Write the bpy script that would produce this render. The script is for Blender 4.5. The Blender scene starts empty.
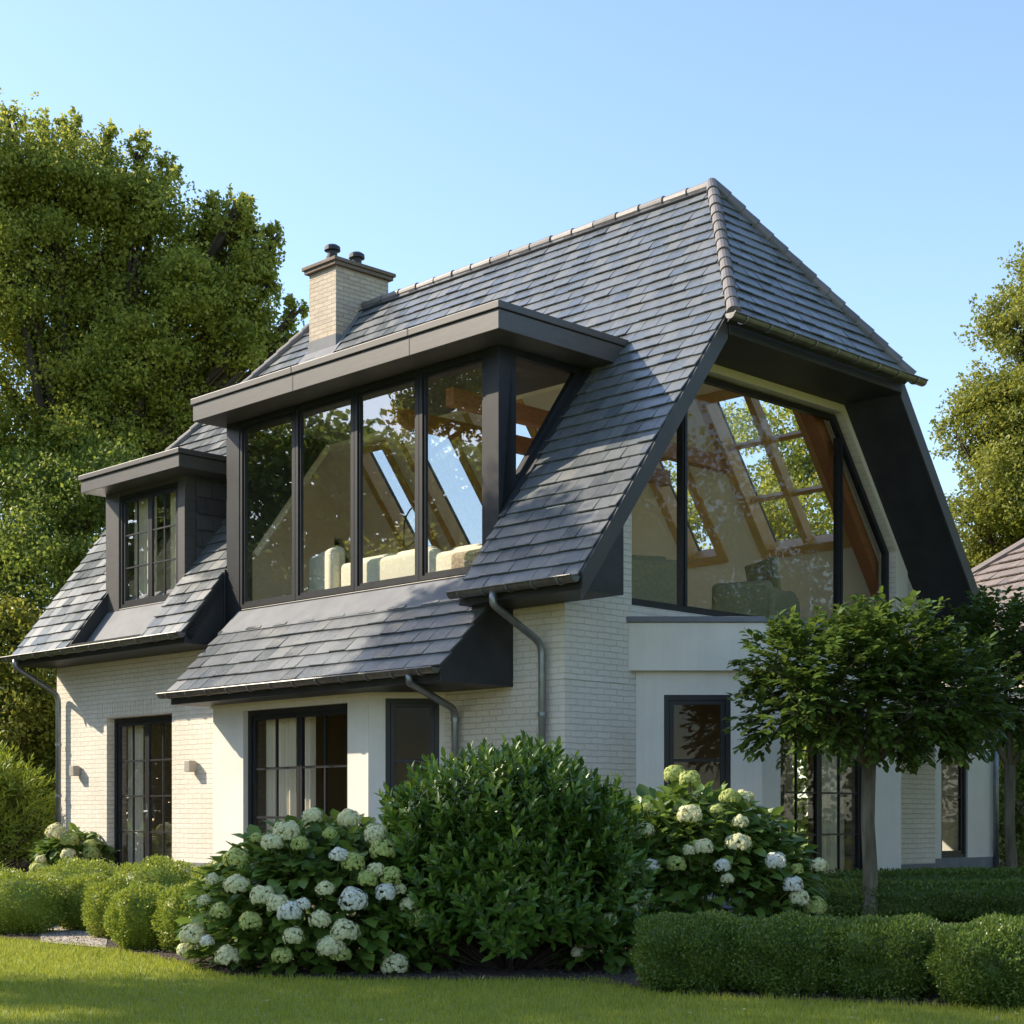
import bpy, bmesh, math, random
import numpy as np
from mathutils import Vector, Matrix
from mathutils.geometry import delaunay_2d_cdt
random.seed(7)
rng = np.random.default_rng(7)
scene = bpy.context.scene
COL = scene.collection
R = math.radians

# ------------------------------------------------------------------ camera, sky, sun, exposure
cd = bpy.data.cameras.new('camera'); cam = bpy.data.objects.new('camera', cd); COL.objects.link(cam)
cam.location = (0, 0, 1.05); cam.rotation_euler = (R(90), 0, 0)
cd.sensor_width = 36; cd.lens = 57.13; cd.shift_y = 0.2988; cd.clip_end = 2000
scene.camera = cam
SUN = Vector((-1.84, .43, 1.30)).normalized()
SUN_EL = math.asin(SUN.z); SUN_AZ = math.atan2(SUN.x, SUN.y)
world = bpy.data.worlds.new('World'); scene.world = world; world.use_nodes = True
wn = world.node_tree; bg = wn.nodes['Background']
sky = wn.nodes.new('ShaderNodeTexSky'); sky.sky_type = 'NISHITA'; sky.sun_disc = False
sky.sun_elevation = SUN_EL; sky.sun_rotation = SUN_AZ
sky.air_density = 1.0; sky.dust_density = .6; sky.ozone_density = 1.6
wn.links.new(sky.outputs[0], bg.inputs[0]); bg.inputs[1].default_value = 0.15
sl = bpy.data.lights.new('sun', 'SUN'); sl.energy = 4.3; sl.angle = R(0.55); sl.color = (1, .87, .68)
so = bpy.data.objects.new('sun', sl); COL.objects.link(so); so.location = (-30, 10, 30)
so.rotation_euler = SUN.to_track_quat('Z', 'Y').to_euler()
vs = scene.view_settings; vs.view_transform = 'Standard'; vs.look = 'None'; vs.exposure = 1.08; vs.gamma = 1
scene.cycles.use_denoising = True
scene.cycles.max_bounces = 14; scene.cycles.transparent_max_bounces = 16; scene.cycles.diffuse_bounces = 10

# ------------------------------------------------------------------ house frame: s along the front (to the left, far), w into depth, z up
C0 = (0.58, 17.89); E1 = (-0.70426, 0.70994); E2 = (0.70994, 0.70426)
ROT = math.atan2(E2[1], E2[0])
def wpt(s, w, z): return Vector((C0[0]+s*E1[0]+w*E2[0], C0[1]+s*E1[1]+w*E2[1], z))
def V(s, w, z): return (w, s, z)           # house-local coordinates

# ------------------------------------------------------------------ materials
def new_mat(name):
    m = bpy.data.materials.new(name); m.use_nodes = True
    nt = m.node_tree; return m, nt, nt.nodes['Principled BSDF']
def N(nt, t, **kw):
    n = nt.nodes.new(t)
    for k, v in kw.items(): setattr(n, k, v)
    return n
def ramp(nt, fac, stops):
    r = N(nt, 'ShaderNodeValToRGB'); e = r.color_ramp.elements
    e[0].position, e[0].color = stops[0][0], (*stops[0][1], 1)
    e[1].position, e[1].color = stops[-1][0], (*stops[-1][1], 1)
    for p, c in stops[1:-1]:
        q = e.new(p); q.color = (*c, 1)
    nt.links.new(fac, r.inputs[0]); return r.outputs[0]
def noise(nt, scale, detail=4, vec=None, rough=.55):
    n = N(nt, 'ShaderNodeTexNoise'); n.inputs['Scale'].default_value = scale; n.inputs['Detail'].default_value = detail
    n.inputs['Roughness'].default_value = rough
    if vec is not None: nt.links.new(vec, n.inputs['Vector'])
    return n.outputs[0]
def objco(nt, scale=None):
    t = N(nt, 'ShaderNodeTexCoord')
    if scale is None: return t.outputs['Object']
    m = N(nt, 'ShaderNodeMapping'); m.inputs['Scale'].default_value = scale
    nt.links.new(t.outputs['Object'], m.inputs[0]); return m.outputs[0]
def bump(nt, b, h, strength=.3, dist=.01):
    n = N(nt, 'ShaderNodeBump'); n.inputs['Strength'].default_value = strength; n.inputs['Distance'].default_value = dist
    nt.links.new(h, n.inputs['Height']); nt.links.new(n.outputs[0], b.inputs['Normal']); return n
def simple(name, c1, c2=None, rough=.6, nscale=6, bs=.15, metallic=0, spec=.5, stretch=None):
    m, nt, b = new_mat(name); c2 = c2 or c1
    v = objco(nt, stretch)
    nz = noise(nt, nscale, 5, v)
    nt.links.new(ramp(nt, nz, [(.3, c1), (.7, c2)]), b.inputs['Base Color'])
    b.inputs['Roughness'].default_value = rough; b.inputs['Metallic'].default_value = metallic
    b.inputs['Specular IOR Level'].default_value = spec
    if bs: bump(nt, b, noise(nt, nscale*8, 3, v), bs, .004)
    return m
def stained(name, c, rough):
    m, nt, b = new_mat(name); v = objco(nt); v2 = objco(nt, (5, 5, .35))
    a = ramp(nt, noise(nt, 1.6, 6, v, .65), [(.3, tuple(k*.9 for k in c)), (.65, c)])
    st = ramp(nt, noise(nt, 2.2, 6, v2, .7), [(.28, (.84, .83, .80)), (.55, (1, 1, 1))])
    mm = N(nt, 'ShaderNodeMix', data_type='RGBA', blend_type='MULTIPLY'); mm.inputs[0].default_value = .35
    nt.links.new(a, mm.inputs[6]); nt.links.new(st, mm.inputs[7]); nt.links.new(mm.outputs[2], b.inputs['Base Color'])
    b.inputs['Roughness'].default_value = rough; bump(nt, b, noise(nt, 60, 4, v), .25, .004); return m
def leaf_mat(name, cols, trans=.35, rough=.45, spec=.4, clump=1.2):
    m, nt, b = new_mat(name)
    g = N(nt, 'ShaderNodeNewGeometry')
    nz = noise(nt, clump, 2, objco(nt))
    mx = N(nt, 'ShaderNodeMath', operation='MULTIPLY_ADD'); mx.inputs[1].default_value = .62
    sc = N(nt, 'ShaderNodeMath', operation='MULTIPLY'); sc.inputs[1].default_value = .42
    nt.links.new(nz, sc.inputs[0]); nt.links.new(g.outputs['Random Per Island'], mx.inputs[0]); nt.links.new(sc.outputs[0], mx.inputs[2])
    col = ramp(nt, mx.outputs[0], [(i/(len(cols)-1)*.9+.05, c) for i, c in enumerate(cols)])
    nt.links.new(col, b.inputs['Base Color'])
    b.inputs['Roughness'].default_value = rough; b.inputs['Specular IOR Level'].default_value = spec
    tr = N(nt, 'ShaderNodeBsdfTranslucent'); hs = N(nt, 'ShaderNodeHueSaturation')
    hs.inputs['Value'].default_value = 1.5; hs.inputs['Hue'].default_value = .485
    nt.links.new(col, hs.inputs['Color']); nt.links.new(hs.outputs[0], tr.inputs[0])
    ms = N(nt, 'ShaderNodeMixShader'); ms.inputs[0].default_value = trans
    nt.links.new(b.outputs[0], ms.inputs[1]); nt.links.new(tr.outputs[0], ms.inputs[2])
    nt.links.new(ms.outputs[0], nt.nodes['Material Output'].inputs[0]); return m
def brick_mat(name, c1, c2, mort):
    m, nt, b = new_mat(name)
    t = N(nt, 'ShaderNodeTexCoord'); sp = N(nt, 'ShaderNodeSeparateXYZ'); sn = N(nt, 'ShaderNodeSeparateXYZ')
    nt.links.new(t.outputs['Object'], sp.inputs[0]); nt.links.new(t.outputs['Normal'], sn.inputs[0])
    ab = N(nt, 'ShaderNodeMath', operation='ABSOLUTE'); nt.links.new(sn.outputs[0], ab.inputs[0])
    gt = N(nt, 'ShaderNodeMath', operation='GREATER_THAN'); gt.inputs[1].default_value = .5; nt.links.new(ab.outputs[0], gt.inputs[0])
    mx = N(nt, 'ShaderNodeMix'); nt.links.new(gt.outputs[0], mx.inputs[0]); nt.links.new(sp.outputs[0], mx.inputs[2]); nt.links.new(sp.outputs[1], mx.inputs[3])
    cb = N(nt, 'ShaderNodeCombineXYZ'); nt.links.new(mx.outputs[0], cb.inputs[0]); nt.links.new(sp.outputs[2], cb.inputs[1])
    # slight wobble of the courses
    nz = N(nt, 'ShaderNodeTexNoise'); nz.inputs['Scale'].default_value = 9; nt.links.new(cb.outputs[0], nz.inputs['Vector'])
    vm = N(nt, 'ShaderNodeVectorMath', operation='MULTIPLY_ADD'); vm.inputs[1].default_value = (.03, .022, 0)
    nt.links.new(nz.outputs['Color'], vm.inputs[0]); nt.links.new(cb.outputs[0], vm.inputs[2])
    bt = N(nt, 'ShaderNodeTexBrick'); bt.offset = .5
    nt.links.new(vm.outputs[0], bt.inputs['Vector'])
    for k, v in (('Color1', (*c1, 1)), ('Color2', (*c2, 1)), ('Mortar', (*mort, 1)), ('Scale', 1.), ('Mortar Size', .006), ('Mortar Smooth', .35), ('Bias', 0.), ('Brick Width', .22), ('Row Height', .07)):
        bt.inputs[k].default_value = v
    n2 = noise(nt, 1.1, 5, t.outputs['Object'])
    mm = N(nt, 'ShaderNodeMix', data_type='RGBA', blend_type='MULTIPLY'); mm.inputs[0].default_value = 1
    nt.links.new(bt.outputs[0], mm.inputs[6]); nt.links.new(ramp(nt, n2, [(.3, (.86, .84, .8)), (.7, (1, 1, 1))]), mm.inputs[7])
    nt.links.new(mm.outputs[2], b.inputs['Base Color']); b.inputs['Roughness'].default_value = .75
    n3 = noise(nt, 38, 4, t.outputs['Object'])
    ad = N(nt, 'ShaderNodeMath', operation='MULTIPLY_ADD'); ad.inputs[1].default_value = -1.; 
    s3 = N(nt, 'ShaderNodeMath', operation='MULTIPLY'); s3.inputs[1].default_value = .7; nt.links.new(n3, s3.inputs[0])
    nt.links.new(bt.outputs['Fac'], ad.inputs[0]); nt.links.new(s3.outputs[0], ad.inputs[2])
    bump(nt, b, ad.outputs[0], .85, .013); return m
def slate_mat(name, cols, rough=.42):
    m, nt, b = new_mat(name)
    g = N(nt, 'ShaderNodeNewGeometry'); v = objco(nt)
    c = ramp(nt, g.outputs['Random Per Island'], [(i/(len(cols)-1), k) for i, k in enumerate(cols)])
    st = noise(nt, 7, 6, v, .7)
    mm = N(nt, 'ShaderNodeMix', data_type='RGBA', blend_type='MULTIPLY'); mm.inputs[0].default_value = 1
    nt.links.new(c, mm.inputs[6]); nt.links.new(ramp(nt, st, [(.3, (.72, .72, .74)), (.7, (1.15, 1.12, 1.08))]), mm.inputs[7])
    m2 = N(nt, 'ShaderNodeMix', data_type='RGBA', blend_type='MULTIPLY'); m2.inputs[0].default_value = 1
    nt.links.new(mm.outputs[2], m2.inputs[6]); nt.links.new(ramp(nt, noise(nt, .9, 6, v, .7), [(.3, (.9, .92, .91)), (.65, (1.05, 1.05, 1.03))]), m2.inputs[7])
    m3 = N(nt, 'ShaderNodeMix', data_type='RGBA'); nt.links.new(ramp(nt, noise(nt, 11, 5, v, .6), [(.66, (0, 0, 0)), (.74, (.45, .45, .45))]), m3.inputs[0])
    nt.links.new(m2.outputs[2], m3.inputs[6]); m3.inputs[7].default_value = (.20, .20, .165, 1)
    nt.links.new(m3.outputs[2], b.inputs['Base Color'])
    rr = N(nt, 'ShaderNodeMapRange'); rr.inputs[3].default_value = rough-.1; rr.inputs[4].default_value = rough+.15
    nt.links.new(g.outputs['Random Per Island'], rr.inputs[0]); nt.links.new(rr.outputs[0], b.inputs['Roughness'])
    b.inputs['Specular IOR Level'].default_value = .9
    bump(nt, b, noise(nt, 22, 5, v), .3, .006); return m
def glass_mat(name, base=.05, gain=1.5, tint=(1, 1, 1)):
    m = bpy.data.materials.new(name); m.use_nodes = True; nt = m.node_tree
    nt.nodes.remove(nt.nodes['Principled BSDF'])
    t = N(nt, 'ShaderNodeBsdfTransparent'); t.inputs[0].default_value = (*tint, 1)
    gl = N(nt, 'ShaderNodeBsdfGlossy'); gl.inputs['Roughness'].default_value = .012
    fr = N(nt, 'ShaderNodeFresnel'); fr.inputs[0].default_value = 1.5
    ma = N(nt, 'ShaderNodeMath', operation='MULTIPLY_ADD', use_clamp=True); ma.inputs[1].default_value = gain; ma.inputs[2].default_value = base
    nt.links.new(fr.outputs[0], ma.inputs[0])
    bp = N(nt, 'ShaderNodeBump'); bp.inputs['Strength'].default_value = .05; bp.inputs['Distance'].default_value = .02
    nt.links.new(noise(nt, 1.3, 1, objco(nt)), bp.inputs['Height']); nt.links.new(bp.outputs[0], gl.inputs['Normal'])
    ms = N(nt, 'ShaderNodeMixShader'); nt.links.new(ma.outputs[0], ms.inputs[0])
    nt.links.new(t.outputs[0], ms.inputs[1]); nt.links.new(gl.outputs[0], ms.inputs[2])
    nt.links.new(ms.outputs[0], nt.nodes['Material Output'].inputs[0]); return m

M = {}
M['brick'] = brick_mat('painted brick', (.71, .67, .595), (.67, .63, .55), (.60, .56, .485))
M['chimbrick'] = brick_mat('buff chimney brick', (.50, .41, .31), (.40, .33, .25), (.30, .27, .23))
M['render'] = stained('smooth cream render', (.69, .665, .60), .8)
M['cream'] = simple('cream band', (.70, .66, .54), (.66, .62, .5), .75, 3, .08)
M['plinth'] = simple('grey plinth', (.17, .18, .205), (.13, .14, .165), .7, 5, .2)
M['slate'] = slate_mat('roof slate', [(.106, .120, .136), (.122, .135, .148), (.142, .151, .158), (.114, .128, .145), (.132, .145, .158), (.128, .136, .142)], .32)
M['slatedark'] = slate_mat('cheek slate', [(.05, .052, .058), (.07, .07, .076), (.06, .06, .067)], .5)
M['under'] = simple('roof underlay', (.03, .03, .033), (.045, .045, .05), .8, 5, .1)
M['cap'] = slate_mat('ridge tile', [(.10, .09, .09), (.135, .12, .118), (.085, .08, .085)], .55)
M['zinc'] = simple('lead flashing', (.15, .155, .17), (.20, .205, .215), .7, 3, .1, 0, .2)
M['gutter'] = simple('weathered zinc gutter', (.10, .10, .095), (.19, .185, .17), .4, 9, .12, .6)
M['pipe'] = simple('zinc downpipe', (.17, .19, .205), (.25, .27, .285), .38, 7, .08, .7)
M['fascia'] = simple('grey brown fascia metal', (.062, .059, .058), (.08, .076, .073), .45, 3, .06, .1, .5, (1, 1, 8))
M['dark'] = simple('anthracite metal cladding', (.022, .023, .026), (.034, .036, .040), .5, 3, .06, 0, .35)
M['barge'] = simple('dark barge board metal', (.038, .037, .037), (.052, .050, .048), .5, 3, .06)
M['frame'] = simple('anthracite window frame', (.012, .013, .016), (.018, .02, .023), .42, 5, .04, 0, .35)
M['glass'] = glass_mat('window glass', .0, .3)
M['glassbay'] = glass_mat('mirroring glass', .0, .7, (.93, .95, .93))
M['wallin'] = simple('beige plaster', (.86, .78, .63), (.83, .75, .60), .9, 2, .05)
M['ceilin'] = simple('cream ceiling plaster', (.88, .81, .67), (.86, .79, .65), .9, 2, .04)
M['taupe'] = simple('taupe inner wall', (.46, .37, .26), (.42, .34, .24), .9, 2, .05)
M['beam'] = simple('stained timber beam', (.30, .115, .045), (.40, .17, .07), .5, 4, .2, 0, .4, (1, 9, 9))
M['oak'] = simple('honey oak frame', (.55, .31, .10), (.64, .39, .15), .45, 6, .12)
M['floor'] = simple('oak floor', (.34, .21, .11), (.42, .27, .15), .4, 5, .1)
M['sofa'] = simple('cream upholstery', (.72, .69, .52), (.78, .75, .60), .9, 20, .3)
M['sofagreen'] = simple('sage upholstery', (.20, .21, .14), (.27, .275, .19), .9, 25, .3)
M['darkshade'] = simple('brown lamp shade', (.16, .07, .03), (.22, .1, .05), .6, 8, .1)
M['rug'] = simple('brown woven throw', (.20, .13, .08), (.48, .40, .30), .9, 30, .4)
M['curtain'] = simple('cream curtain', (.76, .70, .55), (.70, .64, .49), .85, 3, .1, 0, .3, (14, 14, .3))
M['lampmetal'] = simple('grey stone wall lamp', (.30, .27, .23), (.36, .33, .29), .5, 9, .1)
M['bark'] = simple('tree bark', (.06, .055, .036), (.20, .175, .12), .9, 12, 1., 0, .3, (1, 1, .15))
M['barkdark'] = simple('dark bark', (.045, .036, .026), (.08, .065, .05), .9, 6, .5)
M['stem'] = simple('green stem', (.07, .10, .03), (.10, .13, .04), .7, 9, .1)
M['soil'] = simple('bark mulch soil', (.035, .025, .018), (.075, .052, .036), .95, 18, .8)
M['gravel'] = simple('pale gravel path', (.36, .31, .255), (.42, .37, .31), .9, 30, .3)
M['gtile'] = slate_mat('clay roof tile', [(.13, .105, .095), (.18, .145, .13), (.15, .12, .11), (.21, .17, .155)], .7)
M['ltree'] = leaf_mat('lime leaves', [(.08, .125, .022), (.17, .22, .035), (.29, .32, .05), (.44, .42, .075)], .5, .5, .35, 1.4)
M['ltreedark'] = leaf_mat('deep green leaves', [(.06, .10, .02), (.125, .185, .03), (.22, .26, .045)], .45, .5, .35, .6)
M['rtree'] = leaf_mat('golden green leaves', [(.09, .12, .02), (.17, .195, .03), (.28, .28, .045)], .4, .5, .35, .5)
M['std'] = leaf_mat('hornbeam leaves', [(.04, .08, .016), (.075, .13, .022), (.13, .195, .035)], .3, .38, .5, 2)
M['laurel'] = leaf_mat('laurel leaves', [(.036, .085, .014), (.075, .15, .02), (.15, .24, .034)], .25, .3, .5, 2.5)
M['hleaf'] = leaf_mat('hydrangea leaves', [(.05, .10, .018), (.095, .165, .027), (.16, .24, .04)], .3, .42, .45, 3)
M['box'] = leaf_mat('boxwood leaves', [(.12, .175, .02), (.22, .28, .035), (.34, .38, .06)], .3, .42, .4, 5)
M['boxdark'] = leaf_mat('dark boxwood leaves', [(.045, .09, .014), (.09, .15, .024), (.16, .22, .04)], .3, .42, .4, 5)
M['bamboo'] = leaf_mat('bamboo leaves', [(.09, .15, .014), (.20, .27, .025), (.33, .37, .05)], .38, .4, .4, 1.5)
M['petal'] = leaf_mat('cream petals', [(.46, .50, .24), (.62, .62, .38), (.74, .71, .50)], .3, .6, .2, 6)
M['petalgreen'] = leaf_mat('lime petals', [(.26, .34, .08), (.40, .46, .14), (.55, .56, .26)], .3, .6, .2, 6)
M['petalwhite'] = leaf_mat('white petals', [(.52, .55, .46), (.66, .67, .58), (.74, .73, .66)], .3, .6, .2, 6)
M['grass'] = leaf_mat('grass blades', [(.15, .195, .02), (.25, .29, .032), (.38, .39, .065)], .35, .5, .3, 2.2)

# ------------------------------------------------------------------ object helpers
def link(o, parent=None):
    COL.objects.link(o)
    if parent: o.parent = parent
    return o
def thing(name, label, cat, loc=(0, 0, 0), rz=0, group=None):
    o = bpy.data.objects.new(name, None); link(o); o.empty_display_size = .2
    o.location = loc; o.rotation_euler = (0, 0, rz); o['label'] = label; o['category'] = cat
    if group: o['group'] = group
    return o
def tag(o, label, cat, group=None):
    o['label'] = label; o['category'] = cat
    if group: o['group'] = group
    return o
class MB:
    def __init__(s): s.v = []; s.f = []; s.m = []
    def face(s, pts, mi=0):
        n = len(s.v); s.v += [tuple(p) for p in pts]; s.f.append(tuple(range(n, n+len(pts)))); s.m.append(mi)
    def hexa(s, p, mi=0):          # p: 8 points, bottom ring then top ring
        n = len(s.v); s.v += [tuple(q) for q in p]
        for f in ((0, 3, 2, 1), (4, 5, 6, 7), (0, 1, 5, 4), (1, 2, 6, 5), (2, 3, 7, 6), (3, 0, 4, 7)):
            s.f.append(tuple(n+i for i in f)); s.m.append(mi)
    def box(s, a, b, fn=lambda *p: p, mi=0):
        (x0, y0, z0), (x1, y1, z1) = a, b
        s.hexa([fn(x0, y0, z0), fn(x1, y0, z0), fn(x1, y1, z0), fn(x0, y1, z0), fn(x0, y0, z1), fn(x1, y0, z1), fn(x1, y1, z1), fn(x0, y1, z1)], mi)
    def prism(s, outer, holes, fn, h0, h1, mi=0, mside=None):   # fn(u,v,h); planar polygon with holes, thick from h0 to h1
        mside = mi if mside is None else mside
        loops = [outer]+list(holes); flat = [p for l in loops for p in l]
        edges, o = [], 0
        for l in loops:
            edges += [(o+i, o+(i+1) % len(l)) for i in range(len(l))]; o += len(l)
        tv, _, tf, _, _, _ = delaunay_2d_cdt([Vector((p[0], p[1])) for p in flat], edges, [], 0, 1e-7)
        def inside(x, y, l):
            c = False; j = len(l)-1
            for i in range(len(l)):
                if (l[i][1] > y) != (l[j][1] > y) and x < (l[j][0]-l[i][0])*(y-l[i][1])/(l[j][1]-l[i][1])+l[i][0]: c = not c
                j = i
            return c
        near = [min(range(len(flat)), key=lambda q: (flat[q][0]-a.x)**2+(flat[q][1]-a.y)**2) for a in tv]
        tris = []
        for f in tf:
            cx = sum(tv[i].x for i in f)/3; cy = sum(tv[i].y for i in f)/3
            if inside(cx, cy, outer) and not any(inside(cx, cy, h_) for h_ in holes) and len({near[i] for i in f}) == 3: tris.append([near[i] for i in f])
        n = len(s.v); k = len(flat)
        s.v += [tuple(fn(p[0], p[1], h0)) for p in flat]+[tuple(fn(p[0], p[1], h1)) for p in flat]
        for t in tris:
            s.f.append((n+t[0], n+t[1], n+t[2])); s.m.append(mi); s.f.append((n+k+t[2], n+k+t[1], n+k+t[0])); s.m.append(mi)
        o = 0
        for l in loops:
            L = len(l)
            for i in range(L):
                a, b = o+i, o+(i+1) % L
                s.f.append((n+a, n+b, n+k+b, n+k+a)); s.m.append(mside)
            o += L
    def tube(s, pts, rad, seg=10, mi=0, caps=True):
        pts = [Vector(p) for p in pts]
        if not isinstance(rad, (list, tuple)): rad = [rad]*len(pts)
        n0 = len(s.v); ref = None
        for i, p in enumerate(pts):
            d = (pts[min(i+1, len(pts)-1)]-pts[max(i-1, 0)]).normalized()
            if ref is None: ref = Vector((0, 0, 1)) if abs(d.z) < .9 else Vector((1, 0, 0))
            a = (ref-d*ref.dot(d)).normalized(); b = d.cross(a); ref = a
            for k in range(seg):
                t = 2*math.pi*k/seg; s.v.append(tuple(p+(a*math.cos(t)+b*math.sin(t))*rad[i]))
        for i in range(len(pts)-1):
            for k in range(seg):
                q = n0+i*seg; s.f.append((q+k, q+(k+1) % seg, q+seg+(k+1) % seg, q+seg+k)); s.m.append(mi)
        if caps:
            s.f.append(tuple(n0+k for k in range(seg))[::-1]); s.m.append(mi)
            s.f.append(tuple(n0+(len(pts)-1)*seg+k for k in range(seg))); s.m.append(mi)
    def build(s, name, mats, parent=None, bevel=0, smooth=False, fixn=True):
        me = bpy.data.meshes.new(name); me.from_pydata(s.v, [], s.f)
        if not isinstance(mats, (list, tuple)): mats = [mats]
        for m in mats: me.materials.append(m)
        me.polygons.foreach_set('material_index', s.m)
        if fixn:
            bm = bmesh.new(); bm.from_mesh(me); bmesh.ops.recalc_face_normals(bm, faces=bm.faces)
            bm.to_mesh(me); bm.free()
        if smooth: me.polygons.foreach_set('use_smooth', [True]*len(me.polygons))
        o = bpy.data.objects.new(name, me); link(o, parent)
        if bevel:
            b = o.modifiers.new('bevel', 'BEVEL'); b.width = bevel; b.segments = 2; b.limit_method = 'ANGLE'
        return o
def struct(name, mb, m, **k):
    o = mb.build(name, m, **k); o['kind'] = 'structure'; return o

# clip convex polygon by convex region (2D, counter-clockwise region)
def ccw(p):
    a = sum(p[i][0]*p[(i+1) % len(p)][1]-p[(i+1) % len(p)][0]*p[i][1] for i in range(len(p)))
    return p if a > 0 else p[::-1]
def clip(poly, region):
    for i in range(len(region)):
        a, b = region[i], region[(i+1) % len(region)]; out = []
        side = lambda p: (b[0]-a[0])*(p[1]-a[1])-(b[1]-a[1])*(p[0]-a[0])
        for j in range(len(poly)):
            p, q = poly[j], poly[(j+1) % len(poly)]; sp, sq = side(p), side(q)
            if sp >= 0: out.append(p)
            if (sp >= 0) != (sq >= 0):
                t = sp/(sp-sq); out.append((p[0]+t*(q[0]-p[0]), p[1]+t*(q[1]-p[1])))
        poly = out
        if len(poly) < 3: return []
    return poly
def slates(mb, regions, fn, wid=.24, exp=.2, mi=0, thick=.016, wob=1.):
    """regions in (u, t): t measured up the slope in metres. fn(u,t,h)"""
    regions = [ccw(r) for r in regions]
    u0 = min(p[0] for r in regions for p in r); u1 = max(p[0] for r in regions for p in r)
    t0 = min(p[1] for r in regions for p in r); t1 = max(p[1] for r in regions for p in r)
    row = 0; t = t0
    while t < t1:
        u = u0-(wid*.5 if row % 2 else 0)-random.random()*.05
        while u < u1:
            wd = wid*random.uniform(.9, 1.1); j = random.uniform(-.006, .006)*wob
            q = [(u+.0035, t-.012+j), (u+wd-.0035, t-.012+j), (u+wd-.0035, t+exp+.004), (u+.0035, t+exp+.004)]
            lift = thick*random.uniform(1.1, 1.9); tw = random.uniform(-.0035, .0035)*wob
            for r in regions:
                c = clip(q, r)
                if len(c) < 3: continue
                def H(p):
                    f = (p[1]-t)/exp
                    return .003+lift*(1-f)+tw*((p[0]-u)/wd-.5)
                top = [fn(p[0], p[1], H(p)) for p in c]; bot = [fn(p[0], p[1], H(p)-thick) for p in c]
                n = len(mb.v); k = len(c); mb.v += [tuple(p) for p in top+bot]
                mb.f.append(tuple(range(n, n+k))); mb.m.append(mi)
                for i in range(k):
                    a, b = i, (i+1) % k
                    mb.f.append((n+a, n+k+a, n+k+b, n+b)); mb.m.append(mi)
            u += wd
        t += exp; row += 1

# ------------------------------------------------------------------ ground
def lawn_edge(x):
    xs = [-60, -6, -4.3, -3.3, -2.8, -2.3, -1.9, -.7, .6, .85, 2.4, 5, 9, 60]
    ys = [16.2, 14.9, 14.0, 13.1, 12.4, 11.6, 10.75, 10.45, 10.5, 9.7, 9.05, 8.4, 7.6, 6]
    return float(np.interp(x, xs, ys))
g = MB(); g.face([(-400, -100, 0), (400, -100, 0), (400, 700, 0), (-400, 700, 0)])
m, nt, b = new_mat('lawn'); v = objco(nt)
nt.links.new(ramp(nt, noise(nt, 3.0, 8, v, .7), [(.25, (.13, .17, .018)), (.5, (.20, .245, .026)), (.75, (.28, .31, .04))]), b.inputs['Base Color'])
b.inputs['Roughness'].default_value = .9; bump(nt, b, noise(nt, 120, 3, v), .8, .02)
struct('lawn', g, m, fixn=False)
bed = MB()
xs = [-14+i*.35 for i in range(75)]
pts = [(x, lawn_edge(x)+.03*math.sin(x*7)) for x in xs]
for i in range(len(pts)-1):
    a, c = pts[i], pts[i+1]; bed.face([(a[0], a[1], .006), (c[0], c[1], .006), (c[0], 34, .006), (a[0], 34, .006)])
struct('planting_bed_soil', bed, M['soil'], fixn=False)
p = MB(); p.face([(-3.95, 13.62, .012), (-3.25, 13.0, .012), (-4.1, 16.6, .012), (-4.9, 16.9, .012)]); struct('path', p, M['gravel'], fixn=False)

# ------------------------------------------------------------------ the house
house = thing('house', 'cream brick villa with steep grey slate roof and wide glazed dormer', 'house', (C0[0], C0[1], 0), ROT)
SL = 1.316; Z0 = 4.48; WR = 3.6; ZR = Z0+SL*WR; WE = -.7; WB = 7.9      # roof plane, ridge and eaves
KN = math.sqrt(1+SL*SL)
def zf(w): return Z0+SL*w if w <= WR else Z0+SL*(2*WR-w)
def front(s, t, h):                   # t up the slope from the eave, h outward
    w = WE+t/KN; return V(s, w-h*SL/KN, Z0+SL*w+h/KN)
def rear(s, t, h):
    w = WB-t/KN; return V(s, w+h*SL/KN, Z0+SL*(2*WR-w)+h/KN)
def tw(w): return (w-WE)*KN
TR = tw(WR)
S0, S1 = -.85, 11.2; ZH = 6.75; WH = (ZH-Z0)/SL; RS0, RS1 = .79, 9.0      # rakes, hip eave height, ridge ends
HS0, HS1 = -1.0, 11.25
TH = tw(WH)
def hip_t(s):       # height up slope where the hip line cuts, for the front plane
    if s < RS0: return TR+(s-RS0)*(TR-TH)/(RS0-HS0)
    if s > RS1: return TR-(s-RS1)*(TR-TH)/(HS1-RS1)
    return TR
D0, D1 = 1.035, 6.41; DT = tw(1.62)         # main dormer
E0, E1_, ET = 7.446, 9.584, tw(1.22)        # small dormer
slab_out = [(S0, 0), (1.0, 0), (1.0, tw(0)), (D0, tw(0)), (D0, DT), (D1, DT), (D1, tw(0)), (6.45, tw(0)), (6.45, 0), (7.55, 0), (7.55, tw(0)), (E0, tw(0)), (E0, ET), (E1_, ET), (E1_, tw(0)), (9.52, tw(0)), (9.52, 0), (S1, 0), (S1, hip_t(S1)), (RS1, TR), (RS0, TR), (S0, hip_t(S0))]
mb = MB(); mb.prism(slab_out, [], front, -.165, -.002, 1)
slates(mb, [[(S0, 0), (1.0, 0), (1.0, TR), (RS0, TR), (S0, hip_t(S0))],
            [(1.0, DT), (6.45, DT), (6.45, TR), (1.0, TR)],
            [(6.45, 0), (7.5, 0), (7.5, TR), (6.45, TR)],
            [(7.5, ET), (9.55, ET), (9.55, hip_t(9.55)), (RS1, TR), (7.5, TR)],
            [(9.55, 0), (S1, 0), (S1, hip_t(S1)), (9.55, hip_t(9.55))]], front)
roof = mb.build('roof', [M['slate'], M['dark']], house)
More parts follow.
